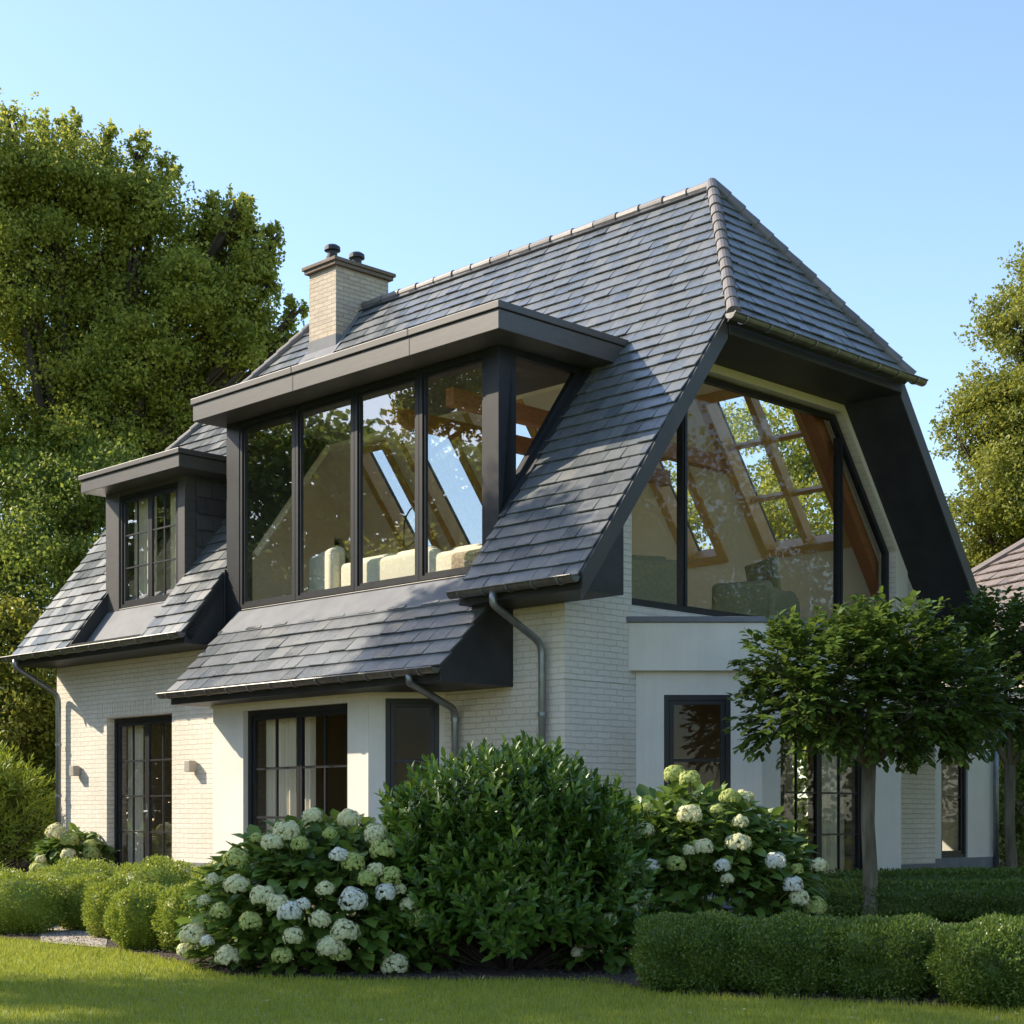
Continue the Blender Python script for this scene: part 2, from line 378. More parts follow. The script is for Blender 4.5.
sky_r = [(.60, 2.10, 5.20, 6.74), (2.83, 3.52, 5.62, 6.72), (5.3, 6.5, 4.7, 6.74), (7.0, 8.2, 4.7, 6.74), (8.6, 9.4, 4.9, 6.2)]     # rear roof windows s0,s1,w0,w1; third and fourth added to daylight the room
def twr(w): return (WB-w)*KN
mb = MB()
rout = [(S0, 0), (S1, 0), (S1, hip_t(S1)), (RS1, TR), (RS0, TR), (S0, hip_t(S0))]
mb.prism(rout, [[(a, twr(d)), (b_, twr(d)), (b_, twr(c)), (a, twr(c))] for a, b_, c, d in sky_r], rear, -.165, -.002, 1)
tl, th_ = twr(6.75), twr(4.66)
regs = [[(S0, 0), (S1, 0), (S1, tl), (S0, tl)], [(RS0+(th_-TR)*(RS0-HS0)/(TR-TH), th_), (RS1-(th_-TR)*(HS1-RS1)/(TR-TH), th_), (RS1, TR), (RS0, TR)]]
e = S0
for a, b_, c, d in sky_r:
    regs.append([(e, tl), (a-.03, tl), (a-.03, th_), (e, th_)] if e > S0 else [(e, tl), (a-.03, tl), (a-.03, th_), (RS0+(th_-TR)*(RS0-HS0)/(TR-TH), th_), (S0, hip_t(S0))]); regs.append([(a-.03, twr(c)+.03), (b_+.03, twr(c)+.03), (b_+.03, th_), (a-.03, th_)])
    if twr(d) > tl: regs.append([(a-.03, tl), (b_+.03, tl), (b_+.03, twr(d)-.03), (a-.03, twr(d)-.03)])
    e = b_+.03
regs.append([(e, tl), (S1, tl), (S1, hip_t(S1)), (RS1-(th_-TR)*(HS1-RS1)/(TR-TH), th_), (e, th_)])
slates(mb, regs, rear)
mb.build('roof', [M['slate'], M['dark']], house)
# hips
def hip(sE, sR, label=None):
    run = sR-sE; rise = ZR-ZH; L = math.hypot(run, rise); sg = 1 if run > 0 else -1; nx = -rise/L*sg; nz = abs(run)/L
    fn = lambda u, t, h: V(sE+run*t/L+nx*h, u, ZH+rise*t/L+nz*h)
    w0, w1 = WH, 2*WR-WH
    mb = MB(); mb.prism([(w0, 0), (w1, 0), (WR, L)], [], fn, -.12, -.002, 1)
    slates(mb, [[(w0, 0), (w1, 0), (WR, L)]], fn, exp=.2)
    mb.build('roof', [M['slate'], M['dark']], house)
hip(HS0, RS0); hip(HS1, RS1)
def caps(p0, p1, n, r=.075):
    p0, p1 = Vector(p0), Vector(p1); mb = MB(); d = (p1-p0)/n
    for i in range(n):
        a = p0+d*i-d*.08; b2 = p0+d*(i+1)+d*.03
        off = Vector((random.uniform(-.004, .004), random.uniform(-.004, .004), random.uniform(-.004, .004)))
        mb.tube([a+off, a+(b2-a)*.5+off, b2+off], [r*1.12, r*1.0, r*.9], 14)
    return mb.build('ridge_tiles', M['cap'], roof, smooth=False)
caps(V(HS0, WH, ZH+.03), V(RS0, WR, ZR+.03), 14); caps(V(HS0, 2*WR-WH, ZH+.03), V(RS0, WR, ZR+.03), 14)
caps(V(HS1, WH, ZH+.03), V(RS1, WR, ZR+.03), 14); caps(V(HS1, 2*WR-WH, ZH+.03), V(RS1, WR, ZR+.03), 14)
caps(V(RS0, WR, ZR+.0), V(RS1, WR, ZR+.0), 20, .07)
# eave boxes: closed wedges under the eave, barge boards on the rakes
def wedge(s0, s1, zb=3.42, w_in=.0, name='eave_box'):
    mb = MB(); pr = [(-.66, zb), (-.66, zf(-.66)-.03), (w_in, zf(w_in)-.03), (w_in, zb)]
    mb.prism(pr, [], lambda u, v, h: V(h, u, v), s0, s1); return mb.build(name, M['dark'], house, .008)
wedge(S0-.015, 1.0); wedge(6.45, 7.52); wedge(9.55, S1+.012)
mb = MB(); mb.box((7.52, -.66, 3.42), (9.55, .0, 3.63), V); mb.build('eave_box', M['dark'], house)
mb = MB(); mb.prism([(WB-.02, 3.42), (WB-.02, zf(WB-.02)-.03), (7.75, zf(7.75)-.03), (7.75, 3.42)], [], lambda u, v, h: V(h, u, v), S0, S1); mb.build('eave_box', M['dark'], house)
def barge(s0, s1):
    for a, b2 in (((-.66), WH+.05), (WB-.04, 2*WR-WH-.05)):
        mb = MB(); mb.prism([(a, zf(a)-.01), (b2, zf(b2)-.01), (b2, zf(b2)-.30), (a, zf(a)-.30)], [], lambda u, v, h: V(h, u, v), s0, s1)
        mb.build('barge_board', M['barge'], house)
barge(S0-.03, S0); barge(S1, S1+.03)
# hip eave soffit boxes
for a, b2 in ((HS0+.1, .02), (HS1-.1, 11.04)):
    mb = MB(); mb.box((min(a, b2), WH+.06, 6.56), (max(a, b2), 2*WR-WH-.06, ZH-.05), V)
    mb.build('eave_box', M['dark'], house, .01)
# lead aprons below the dormers
mb = MB(); mb.prism([(7.5, tw(-.66)), (9.55, tw(-.66)), (9.55, tw(.02)), (7.5, tw(.02))], [], front, -.22, -.19); mb.build('lead_apron', M['zinc'], house)

# skirt roof over the bay
KZ, KW = 2.70, -1.15; KS = (3.86-KZ)/(-KW); KL = math.sqrt(1+KS*KS)
skf = lambda s, t, h: V(s, KW+t/KL-h*KS/KL, KZ+t/KL*KS+h/KL)
mb = MB(); mb.prism([(.79, 0), (6.1, 0), (6.1, -KW*KL), (.79, -KW*KL)], [], skf, -.05, -.002, 1)
slates(mb, [[(.77, 0), (6.12, 0), (6.12, 1.22), (.77, 1.22)]], skf, exp=.235, wid=.29)
skirt = mb.build('skirt_roof', [M['slate'], M['under']], house)
mb = MB(); mb.prism([(.77, 1.15), (6.12, 1.15), (6.12, -KW*KL-.01), (.77, -KW*KL-.01)], [], skf, .006, .022); mb.build('lead_flashing', M['zinc'], skirt)
mb = MB(); pr = [(-1.12, 2.54), (-1.12, 2.66), (-.0, 3.80), (-.0, 2.54)]
mb.prism(pr, [], lambda u, v, h: V(h, u, v), .80, 6.08); mb.build('eave_box', M['dark'], skirt, .008)

# gutters with brackets
def gutter(p0, p1, out, parent, r=.068, brackets=8):
    p0, p1, out = Vector(p0), Vector(p1), Vector(out); d = (p1-p0).normalized(); up = Vector((0, 0, 1))
    mb = MB(); seg = 8; ring = []
    for k in range(seg+1): t = math.pi*k/seg; ring.append((math.cos(t), -math.sin(t)))
    prof = [(r*c, r*s_) for c, s_ in ring]+[((r-.007)*c, (r-.007)*s_) for c, s_ in ring[::-1]]
    mb.prism(prof, [], lambda u, v, h: p0+d*h+out*u+up*v, 0, (p1-p0).length)
    mb.tube([p0+out*(r+.004), p1+out*(r+.004)], .011, 8)
    for q, q2 in ((p0, p0+d*.006), (p1-d*.006, p1)):
        mb.prism([(r*c, r*s_) for c, s_ in ring], [], lambda u, v, h: q+d*h+out*u+up*v, 0, .006)
    g_ = mb.build('gutter', M['gutter'], parent)
    for i in range(brackets):
        bm_ = MB(); c = p0+(p1-p0)*((i+.5)/brackets)
        pr = [((r+.012)*a, (r+.012)*b3) for a, b3 in ring]+[((r+.002)*a, (r+.002)*b3) for a, b3 in ring[::-1]]
        bm_.prism(pr, [], lambda u, v, h: c+d*h+out*u+up*v, 0, .025)
        bm_.build('bracket', M['pipe'], g_)
    return g_
OUTF = (-1, 0, 0)     # -w in local coordinates
gutter(V(S0-.02, -.76, 3.55), V(1.02, -.76, 3.55), OUTF, house, .07, 5)
gutter(V(6.38, -.76, 3.55), V(S1+.12, -.76, 3.55), OUTF, house, .07, 12)
gutter(V(.76, KW-.07, 2.68), V(6.16, KW-.07, 2.68), OUTF, skirt, .065, 12)
gutter(V(HS0-.07, WH-.16, ZH-.03), V(HS0-.07, 2*WR-WH+.16, ZH-.03), (0, -1, 0), house, .07, 9)
gutter(V(HS1+.07, WH-.1, ZH-.03), V(HS1+.07, 2*WR-WH+.1, ZH-.03), (0, 1, 0), house, .07, 7)
gutter(V(S0, WB+.07, 3.52), V(S1, WB+.07, 3.52), (1, 0, 0), house, .07, 12)
def pipe(pts, name='downspout', r=.042):
    # round the bends
    P = [Vector(p) for p in pts]; out = [P[0]]
    for i in range(1, len(P)-1):
        a, b2, c = P[i-1], P[i], P[i+1]; k = min(.12, (a-b2).length*.4, (c-b2).length*.4)
        u = b2+(a-b2).normalized()*k; w_ = b2+(c-b2).normalized()*k
        for j in range(5):
            t = j/4; out.append((u*(1-t)+b2*t)*(1-t)+(b2*(1-t)+w_*t)*t)
    out.append(P[-1])
    mb = MB(); mb.tube(out, r, 14); o = mb.build(name, M['pipe'], house, smooth=True)
    for z in (2.2, 1.4, .6):
        cl = MB(); q = Vector(P[-1]); cl.tube([(q.x, q.y, z-.02), (q.x, q.y, z+.02)], r*1.22, 14)
        cl.build('pipe_collar', M['pipe'], o)
    return o
pipe([V(.34, -.77, 3.5), V(.34, -.77, 3.36), V(.26, -.09, 2.98), V(.26, -.09, .1)])
pipe([V(1.2, KW-.07, 2.64), V(1.2, KW-.07, 2.54), V(1.68, -.09, 2.32), V(1.68, -.09, .1)])
pipe([V(10.95, -.77, 3.5), V(10.95, -.77, 3.38), V(10.85, -.09, 2.98), V(10.85, -.09, .1)])

# ------------------------------------------------------------------ walls
FW = lambda u, v, h: V(u, h, v)           # front wall: u=s, v=z, h=w
GW = lambda u, v, h: V(h, u, v)           # gable wall: u=w, v=z, h=s
def rect(u0, u1, v0, v1): return [(u0, v0), (u1, v0), (u1, v1), (u0, v1)]
mb = MB(); mb.prism([(1.975, .0), (1.975, 2.62), (2.0, 2.62), (5.7, 2.62), (5.7, 0), (11.06, 0), (11.06, 3.45), (0, 3.45), (0, 0)], [rect(7.78, 9.56, .15, 2.56)], FW, 0, .28)
mb.build('wall', M['brick'], house)
mb = MB(); mb.prism([(0.28, .0), (7.75, 0), (7.75, 3.78), (2*WR-1.98, 6.74), (1.98, 6.74), (.28, 4.55)],
    [rect(1.3, 5.9, .15, 2.7), [(1.12, 3.5), (6.71, 3.5), (6.71, 4.76), (5.39, 6.46), (1.95, 6.46), (1.12, 5.45)]], GW, 0, .28)
mb.build('wall', M['brick'], house)
mb = MB(); mb.box((0, .0, 3.4501), (.28, .279, 4.5), V); mb.build('wall', M['brick'], house)
mb = MB(); mb.prism([(.28, .0), (7.75, 0), (7.75, 3.78), (2*WR-1.98, 6.74), (1.98, 6.74), (.28, 4.55)], [[(5.3, 3.95), (6.6, 3.95), (6.3, 5.15), (5.5, 6.1), (5.3, 6.1)]], GW, 10.78, 11.06); mb.build('wall', M['brick'], house)
mb = MB(); mb.prism([(.28, 0), (10.78, 0), (10.78, 3.5), (.28, 3.5)], [rect(2, 4.2, .3, 2.4), rect(6.5, 8.5, .3, 2.4)], FW, 7.47, 7.75); mb.build('wall', M['brick'], house)
# string course and soldier lintel on the brickwork
for a, b2 in (((-.008, -.008, 2.585), (1.9, .0, 2.61)), ((-.008, 0, 2.585), (0, 1.05, 2.61))):
    mb = MB(); mb.box(a, b2, V); mb.build('string_course', M['brick'], house)
mb = MB()
u = 7.45
while u < 9.85: mb.box((u, -.006, 2.565), (u+.062, .0, 2.80), V); u += .072
mb.build('soldier_lintel', M['brick'], house)
# plinths
for a, b2 in (((9.56, -.03, 0), (11.09, 0, .42)), ((5.75, -.03, 0), (7.78, 0, .42)), ((-.03, -.03, 0), (1.9, 0, .40)), ((-.03, 0, 0), (0, 1.2, .40)), ((-.03, 6.2, 0), (0, 7.78, .40)), ((0, 7.75, 0), (.3, 7.78, .4))):
    mb = MB(); mb.box(a, b2, V); mb.build('plinth', M['plinth'], house)
# cream trim band round the gable window
mb = MB(); mb.prism([(1.95, 6.46), (5.39, 6.46), (6.71, 4.76), (6.71, 3.45), (6.98, 3.45), (6.98, 4.50), (5.52, 6.42), (5.30, 6.70), (1.98, 6.70)], [], GW, -.02, -.001)
mb.build('window_surround', M['cream'], house)

def panel(P0, P1, z0, z1, thick, holes, m, name, parent, mat2=None):
    P0, P1 = Vector(P0), Vector(P1); d = (P1-P0); L = d.length; d /= L; n = Vector((-d.y, d.x))   # (s,w) plane; n inward/outward sign by order
    fn = lambda u, v, h: V(P0.x+d.x*u+n.x*h, P0.y+d.y*u+n.y*h, v)
    mb = MB(); mb.prism(rect(0, L, z0, z1), [rect(*h) for h in holes], fn, -thick, 0); mb.build(name, m, parent); return fn, L
def window(fn, u0, u1, v0, v1, cols, rows, parent=house, glass='glass', depth=-.12, fr=.06, leaves=1, mun=.022, name='window', bottom=None, curtain=None):
    """frame ring, leaf frames, glazing bars; the pane is a child. fn(u,v,h), h outward"""
    mb = MB(); d0, d1 = depth-.03, depth+.045
    def ring(a, b2, c, d, f, h0, h1, fb=None):
        fb = fb or f
        mb.box((a, c, h0), (b2, c+fb, h1), fn); mb.box((a, d-f, h0), (b2, d, h1), fn)
        mb.box((a, c+fb, h0), (a+f, d-f, h1), fn); mb.box((b2-f, c+fb, h0), (b2, d-f, h1), fn)
    ring(u0, u1, v0, v1, fr, d0, d1)
    iu0, iu1, iv0, iv1 = u0+fr+.002, u1-fr-.002, v0+fr+.002, v1-fr-.002
    lw = (iu1-iu0)/leaves
    for k in range(leaves):
        a, b2 = iu0+lw*k+.003, iu0+lw*(k+1)-.003
        lf = .05 if leaves > 1 or cols*rows > 1 else .03
        ring(a, b2, iv0, iv1, lf, d0+.01, d1-.018, bottom)
        bb = bottom or lf
        for c in range(1, cols):
            x = a+lf+(b2-a-2*lf)*c/cols; mb.box((x-mun/2, iv0+bb, d0+.018), (x+mun/2, iv1-lf, d1-.028), fn)
        for r in range(1, rows):
            y = iv0+bb+(iv1-iv0-bb-lf)*r/rows; mb.box((a+lf, y-mun/2, d0+.016), (b2-lf, y+mun/2, d1-.026), fn)
    w = mb.build(name, M['frame'], parent)
    g_ = MB(); g_.box((u0+fr*.6, v0+fr*.6, depth-.002), (u1-fr*.6, v1-fr*.6, depth+.002), fn); g_.face([]) if False else None
    g2 = MB(); g2.face([fn(u0+fr*.5, v0+fr*.5, depth), fn(u1-fr*.5, v0+fr*.5, depth), fn(u1-fr*.5, v1-fr*.5, depth), fn(u0+fr*.5, v1-fr*.5, depth)])
    g2.build('pane', M[glass], w, fixn=False)
    return w
def drape(fn, u0, u1, v0, v1, h, parent=house):
    mb = MB(); n = max(8, int((u1-u0)/.018)); pts = []
    for i in range(n+1):
        u = u0+(u1-u0)*i/n; pts.append((u, h+.028*math.sin(i*1.15)+.012*math.sin(i*.47+1)))
    for i in range(n): mb.face([fn(pts[i][0], v0, pts[i][1]), fn(pts[i+1][0], v0, pts[i+1][1]), fn(pts[i+1][0], v1, pts[i+1][1]), fn(pts[i][0], v1, pts[i][1])])
    bm = mb.build('curtain', M['curtain'], parent, fixn=False); return bm
FO = lambda u, v, h: V(u, -h, v)            # front facade, h outward
GO = lambda u, v, h: V(-h, u, v)            # gable facade, h outward
# french door on the left
dr = window(FO, 7.79, 9.55, .16, 2.55, 2, 4, leaves=2, name='french_door', bottom=.09, depth=-.17, mun=.026)
hd = MB(); hd.tube([FO(8.62, 1.15, -.12), FO(8.62, 1.15, -.06)], .01, 8); hd.tube([FO(8.62, 1.15, -.065), FO(8.52, 1.15, -.065)], .009, 8); hd.tube([FO(8.62, 1.05, -.115), FO(8.62, 1.26, -.115)], .016, 6); hd.build('handle', M['pipe'], dr)
drape(FO, 9.1, 9.55, .2, 2.55, -.36); drape(FO, 7.72, 8.05, .2, 2.55, -.36)
# bay with canted ends on the front
BW = -.64
fn, L = panel((5.81, BW), (2.60, BW), 0, 2.62, .22, [(5.81-5.13, 5.81-2.99, .3, 2.44)], M['render'], 'wall', house)
window(fn, .68, 2.82, .30, 2.44, 2, 3, leaves=2, depth=-.12, fr=.075, mun=.03)
drape(fn, .75, 1.35, .3, 2.4, -.34); drape(fn, 1.25, 1.62, .3, 2.4, -.42)
fn, L = panel((2.598, BW+.002), (1.96, .0), 0, 2.62, .2, [(.2, .84, .35, 2.47)], M['render'], 'wall', house)
window(fn, .2, .84, .35, 2.47, 1, 3, mun=.035, depth=-.05, fr=.055)
panel((6.45, 0), (5.812, BW+.002), 0, 2.62, .2, [], M['render'], 'wall', house)
mb = MB(); mb.prism([(5.83, BW-.02), (2.60, BW-.02), (1.94, -.003), (6.47, -.003)], [], lambda u, v, h: V(u, v, h), 2.50, 2.56); mb.build('bay_cornice', M['cream'], house)
# bay with canted ends on the gable side
Q = [(0, 1.20), (-1.023, 2.228), (-1.023, 5.19), (0, 6.22)]
fa, La = panel(Q[0], Q[1], 0, 2.75, .2, [(.32, 1.09, .32, 2.47)], M['render'], 'wall', house)
window(fa, .32, 1.09, .32, 2.47, 1, 3, mun=.035, glass='glassbay', depth=-.05, fr=.06)
fb, Lb = panel(Q[1], Q[2], 0, 2.75, .2, [(.36, 2.26, .24, 2.47)], M['render'], 'wall', house)
window(fb, .36, 2.26, .24, 2.47, 2, 4, leaves=2, glass='glassbay', depth=-.14, fr=.05, name='french_door')
drape(fb, 1.75, 2.26, .24, 2.45, -.42)
panel(Q[2], Q[3], 0, 2.75, .2, [], M['render'], 'wall', house)
mb = MB(); T = [(0.0, 1.17), (-1.045, 2.215), (-1.045, 5.205), (0.0, 6.25)]; mb.prism(T, [], lambda u, v, h: V(u, v, h), 0, .24); mb.build('plinth', M['plinth'], house)
mb = MB(); T = [(-.002, 1.055), (-1.09, 2.15), (-1.13, 2.24), (-1.13, 5.18), (-1.09, 5.27), (-.002, 6.36)]
mb.prism(T, [], lambda u, v, h: V(u, v, h), 2.74, 3.29); mb.build('bay_parapet', M['render'], house, .006)
mb = MB(); T = [(-.002, 1.02), (-1.10, 2.12), (-1.165, 2.24), (-1.165, 5.18), (-1.10, 5.30), (-.002, 6.40)]
mb.prism(T, [], lambda u, v, h: V(u, v, h), 3.292, 3.36); mb.build('lead_coping', M['plinth'], house, .01)
# gable window: timber-black frame in the wall's depth, three lights
gp = [(1.14, 3.52), (6.69, 3.52), (6.69, 4.75), (5.38, 6.44), (1.96, 6.44), (1.14, 5.44)]
gi = [(1.21, 3.60), (6.62, 3.60), (6.62, 4.73), (5.35, 6.37), (1.99, 6.37), (1.21, 5.42)]
mb = MB(); mb.prism(gp, [gi], GW, .10, .18)
for wc, zt in ((2.20, 6.37), (5.50, 6.16)):
    mb.box((.09, wc-.045, 3.60), (.185, wc+.045, zt), V)
    mb.box((.075, wc-.018, 3.60), (.09, wc+.018, zt), V)
gw = mb.build('window', M['frame'], house)
mb = MB(); mb.prism(gi, [], GW, .140, .143)
g2 = MB(); g2.face([V(.14, a, z) for a, z in gi]); g2.build('pane', M['glassbay'], gw, fixn=False)

go, gn = [(5.32, 3.97), (6.58, 3.97), (6.28, 5.14), (5.49, 6.08), (5.32, 6.08)], [(5.40, 4.05), (6.48, 4.05), (6.21, 5.10), (5.45, 5.98), (5.40, 5.98)]  # opening in the unseen left gable, added to let sun into the attic
mb = MB(); mb.prism(go, [gn], GW, 10.86, 10.94); k = mb.build('window', M['frame'], house)
g2 = MB(); g2.face([V(10.9, a, z) for a, z in gn]); g2.build('pane', M['glass'], k, fixn=False)
# ------------------------------------------------------------------ main dormer
dm = MB()
DH0, DH1 = 3.90, 6.50
dm.box((6.414, -.04, 3.44), (6.446, .02, 4.46), V); dm.box((D1-.03, .03, 3.2), (6.47, .2, 6.49), V)
for a, b2 in ((D0, 1.25), (6.12, D1)): dm.box((a, -.005, DH0-.55 if a < 2 else DH0-.3), (b2, .22, 6.50), V)
dm.box((1.25, .02, 6.44), (6.12, .2, 6.5), V); dm.box((1.25, .0, 3.6), (6.12, .2, 3.90), V)
dm.prism([(.22, 3.9), (.22, 6.50), (1.7, 6.50), (1.53, 6.3), (.02, 4.35), (.02, 3.9)], [[(.28, 4.98), (1.29, 6.40), (.28, 6.40)]], GW, D0, D0+.1)
dm.prism([(.22, 3.9), (.22, 6.50), (1.7, 6.50), (1.5, 6.3), (.02, 4.35)], [], GW, D1-.12, D1)
dorm = dm.build('dormer', M['frame'], house, .006)
mb = MB(); mb.box((.60, -.43, 6.48), (6.60, 1.75, 6.70), V); mb.build('fascia', M['fascia'], dorm, .006)
mb = MB(); mb.box((.575, -.455, 6.705), (6.625, 1.9, 6.79), V); mb.build('flat_roof', M['fascia'], dorm, .008)
for sx in (2.1, 4.35):
    mb = MB(); mb.box((sx, -.433, 6.482), (sx+.012, -.4295, 6.703), V); mb.box((sx, -.459, 6.71), (sx+.02, -.454, 6.785), V); mb.build('seam', M['dark'], dorm)
panes = [(1.25, 2.42), (2.43, 3.65), (3.66, 4.87), (4.88, 6.12)]
for a, b2 in panes: window(FO, a, b2, 3.91, 6.44, 1, 1, dorm, depth=-.05, fr=.055)
gt = MB(); gt.face([V(D0+.03, .27, 4.96), V(D0+.03, 1.31, 6.42), V(D0+.03, .27, 6.42)]); gt.build('pane', M['glass'], dorm, fixn=False)
# flashing along the cheek
mb = MB(); mb.prism([(D0-.10, tw(0)), (D0-.002, tw(0)), (D0-.002, tw(1.6)), (D0-.10, tw(1.6))], [], front, .012, .03); mb.build('lead_flashing', M['dark'], dorm)

# ------------------------------------------------------------------ small dormer
dm = MB()
dm.box((E0, -.005, 3.9), (7.62, .18, 5.96), V); dm.box((9.21, -.005, 3.9), (E1_, .18, 5.96), V); dm.box((7.62, 0, 3.95), (9.21, .18, 4.19), V); dm.box((7.62, .02, 5.88), (9.21, .18, 5.96), V)
for a in (E0+.01, E1_-.11): dm.prism([(.18, 4.2), (.18, 5.96), (1.3, 5.96), (1.15, 5.7), (.1, 4.4)], [], GW, a, a+.1)
sd = dm.build('dormer', M['fascia'], house, .006)
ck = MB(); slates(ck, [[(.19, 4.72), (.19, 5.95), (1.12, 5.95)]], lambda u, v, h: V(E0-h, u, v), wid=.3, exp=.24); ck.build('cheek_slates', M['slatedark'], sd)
mb = MB(); mb.box((7.05, -.36, 5.95), (9.70, 1.3, 6.13), V); mb.build('fascia', M['fascia'], sd, .006)
mb = MB(); mb.box((7.02, -.39, 6.135), (9.73, 1.35, 6.21), V); mb.build('flat_roof', M['fascia'], sd, .008)
window(FO, 7.62, 9.21, 4.19, 5.88, 2, 3, sd, leaves=2, depth=-.06, fr=.06)
drape(FO, 7.7, 8.2, 4.0, 5.9, -.25, sd); drape(FO, 8.55, 9.2, 4.0, 5.9, -.25, sd)

# chimney
mb = MB(); mb.box((7.80, 3.02, 7.9), (8.48, 4.10, 9.74), V); ch = mb.build('chimney', M['chimbrick'], house)
mb = MB(); mb.box((7.74, 2.96, 9.745), (8.54, 4.16, 9.80), V); mb.box((7.71, 2.93, 9.803), (8.57, 4.19, 9.86), V); mb.build('chimney_cap', simple('brown cap stone', (.11, .08, .06), (.17, .13, .10), .8, 20, .5), ch, .008)
for wc in (3.22, 3.72):
    mb = MB(); s_ = 8.14
    mb.tube([V(s_, wc, 9.86), V(s_, wc, 10.0)], .10, 16); mb.tube([V(s_, wc, 10.0), V(s_, wc, 10.10)], .08, 16)
    mb.tube([V(s_, wc, 10.10), V(s_, wc, 10.16), V(s_, wc, 10.19)], [.13, .125, .08], 16)
    mb.build('chimney_pot', M['dark'], ch)
mb = MB(); mb.prism([(7.70, tw(2.86)), (8.58, tw(2.86)), (8.58, tw(3.55)), (7.70, tw(3.55))], [], front, .018, .028); mb.box((7.785, 3.005, 8.3), (8.495, 3.6, 8.66), V); mb.build('lead_flashing', M['zinc'], ch)

# wall lamps
for s_ in (10.37, 7.19):
    mb = MB(); mb.box((s_-.055, -.03, 1.72), (s_+.055, 0, 1.84), V); mb.box((s_-.065, -.14, 1.70), (s_+.065, -.03, 1.86), V); mb.build('wall_lamp', M['lampmetal'], house, .006)

# interior: floors, ceilings, linings, beams, rear roof windows
mb = MB(); mb.box((.29, .29, 3.20), (10.77, 7.46, 3.52), V); mb.build('upper_floor', simple('pale wool carpet', (.74, .67, .55), (.80, .73, .61), .95, 25, .3), house)
mb = MB(); mb.box((.29, .29, 3.14), (10.77, 7.46, 3.196), V); mb.build('ceiling', M['ceilin'], house)
mb = MB(); mb.prism([(-.8, 2.4), (-.8, 5.0), (.0, 6.0), (7.46, 6.0), (7.46, .3), (10.7, .3), (6.3, .1), (5.7, -.4), (2.8, -.4), (2.1, .3), (.3, .3), (.3, 1.4)][:0] or [(.3, .3), (10.7, .3), (10.7, 7.4), (.3, 7.4)], [], lambda u, v, h: V(u, v, h), .02, .16); mb.build('ground_floor', M['floor'], house)
mb = MB(); mb.box((.3, 4.4, .16), (10.7, 4.5, 3.13), V); mb.box((6.9, .5, .16), (7.0, 4.4, 3.13), V); mb.build('inner_wall', M['taupe'], house)
# lining of the rear slope with openings, front slope lining, gable lining
mb = MB()
linr = [(.29, twr(7.45)), (10.77, twr(7.45)), (10.77, twr(4.35)), (.29, twr(4.35))]
mb.prism(linr, [[(a, twr(d)), (b_, twr(d)), (b_, twr(c)), (a, twr(c))] for a, b_, c, d in sky_r], rear, -.26, -.17, 0)
mb.prism([(D1, tw(.3)), (10.77, tw(.3)), (10.77, tw(2.85)), (.29, tw(2.85)), (.29, tw(.3)), (D0-.02, tw(.3)), (D0-.02, DT), (D1, DT)], [rect(7.62, 9.2, tw(.33), ET-.05)], front, -.26, -.17, 0)
zc = 7.62
mb.box((.29, 2.72, zc), (10.77, 4.48, zc+.05), V)
mb.prism([(.3, 3.53), (7.4, 3.53), (7.4, 3.85), (4.9, 7.1), (2.3, 7.2), (.3, 4.6)], [[(5.3, 3.95), (6.6, 3.95), (6.3, 5.15), (5.5, 6.1), (5.3, 6.1)]], GW, 10.70, 10.77)
mb.build('ceiling_lining', M['ceilin'], house)
for s_ in (2.15, 3.35):
    mb = MB(); w0 = (6.02-Z0)/SL+.25; mb.box((s_-.07, .25 if 1.1 < s_ < 6.3 else w0, 6.02), (s_+.07, 2*WR-w0, 6.24), V); mb.build('beam', M['beam'], house, .01)
    
mb = MB(); mb.prism([(.30, twr(7.4)), (.50, twr(7.4)), (.50, twr(4.4)), (.30, twr(4.4))], [], rear, -.44, -.262); mb.build('rafter', M['beam'], house, .01)
for i, (a, b_, c, d) in enumerate(sky_r):
    t0, t1 = twr(d), twr(c); mb = MB(); f = .09
    for q in (rect(a-.05, a+f, t0-.05, t1+.05), rect(b_-f, b_+.05, t0-.05, t1+.05), rect(a+f, b_-f, t0-.05, t0+f), rect(a+f, b_-f, t1-f, t1+.05)):
        mb.prism(q, [], rear, -.30, -.05)
    if i == 0:
        m_ = (a+b_)/2; mb.prism(rect(m_-.05, m_+.05, t0+f, t1-f), [], rear, -.24, -.08)
        for k in (1, 2): tt = t0+(t1-t0)*k/3; mb.prism(rect(a+f, b_-f, tt-.03, tt+.03), [], rear, -.2, -.1)
    k = mb.build('roof_window', M['oak'], house)
    mb = MB()
    for q in (rect(a-.04, a+.05, t0-.04, t1+.04), rect(b_-.05, b_+.04, t0-.04, t1+.04), rect(a+.05, b_-.05, t0-.04, t0+.05), rect(a+.05, b_-.05, t1-.05, t1+.04)): mb.prism(q, [], rear, -.02, .05)
    mb.build('roof_window_flashing', M['dark'], k)
    g2 = MB(); g2.face([rear(a, t0, 0), rear(b_, t0, 0), rear(b_, t1, 0), rear(a, t1, 0)]); g2.build('pane', M['glass'], k, fixn=False)

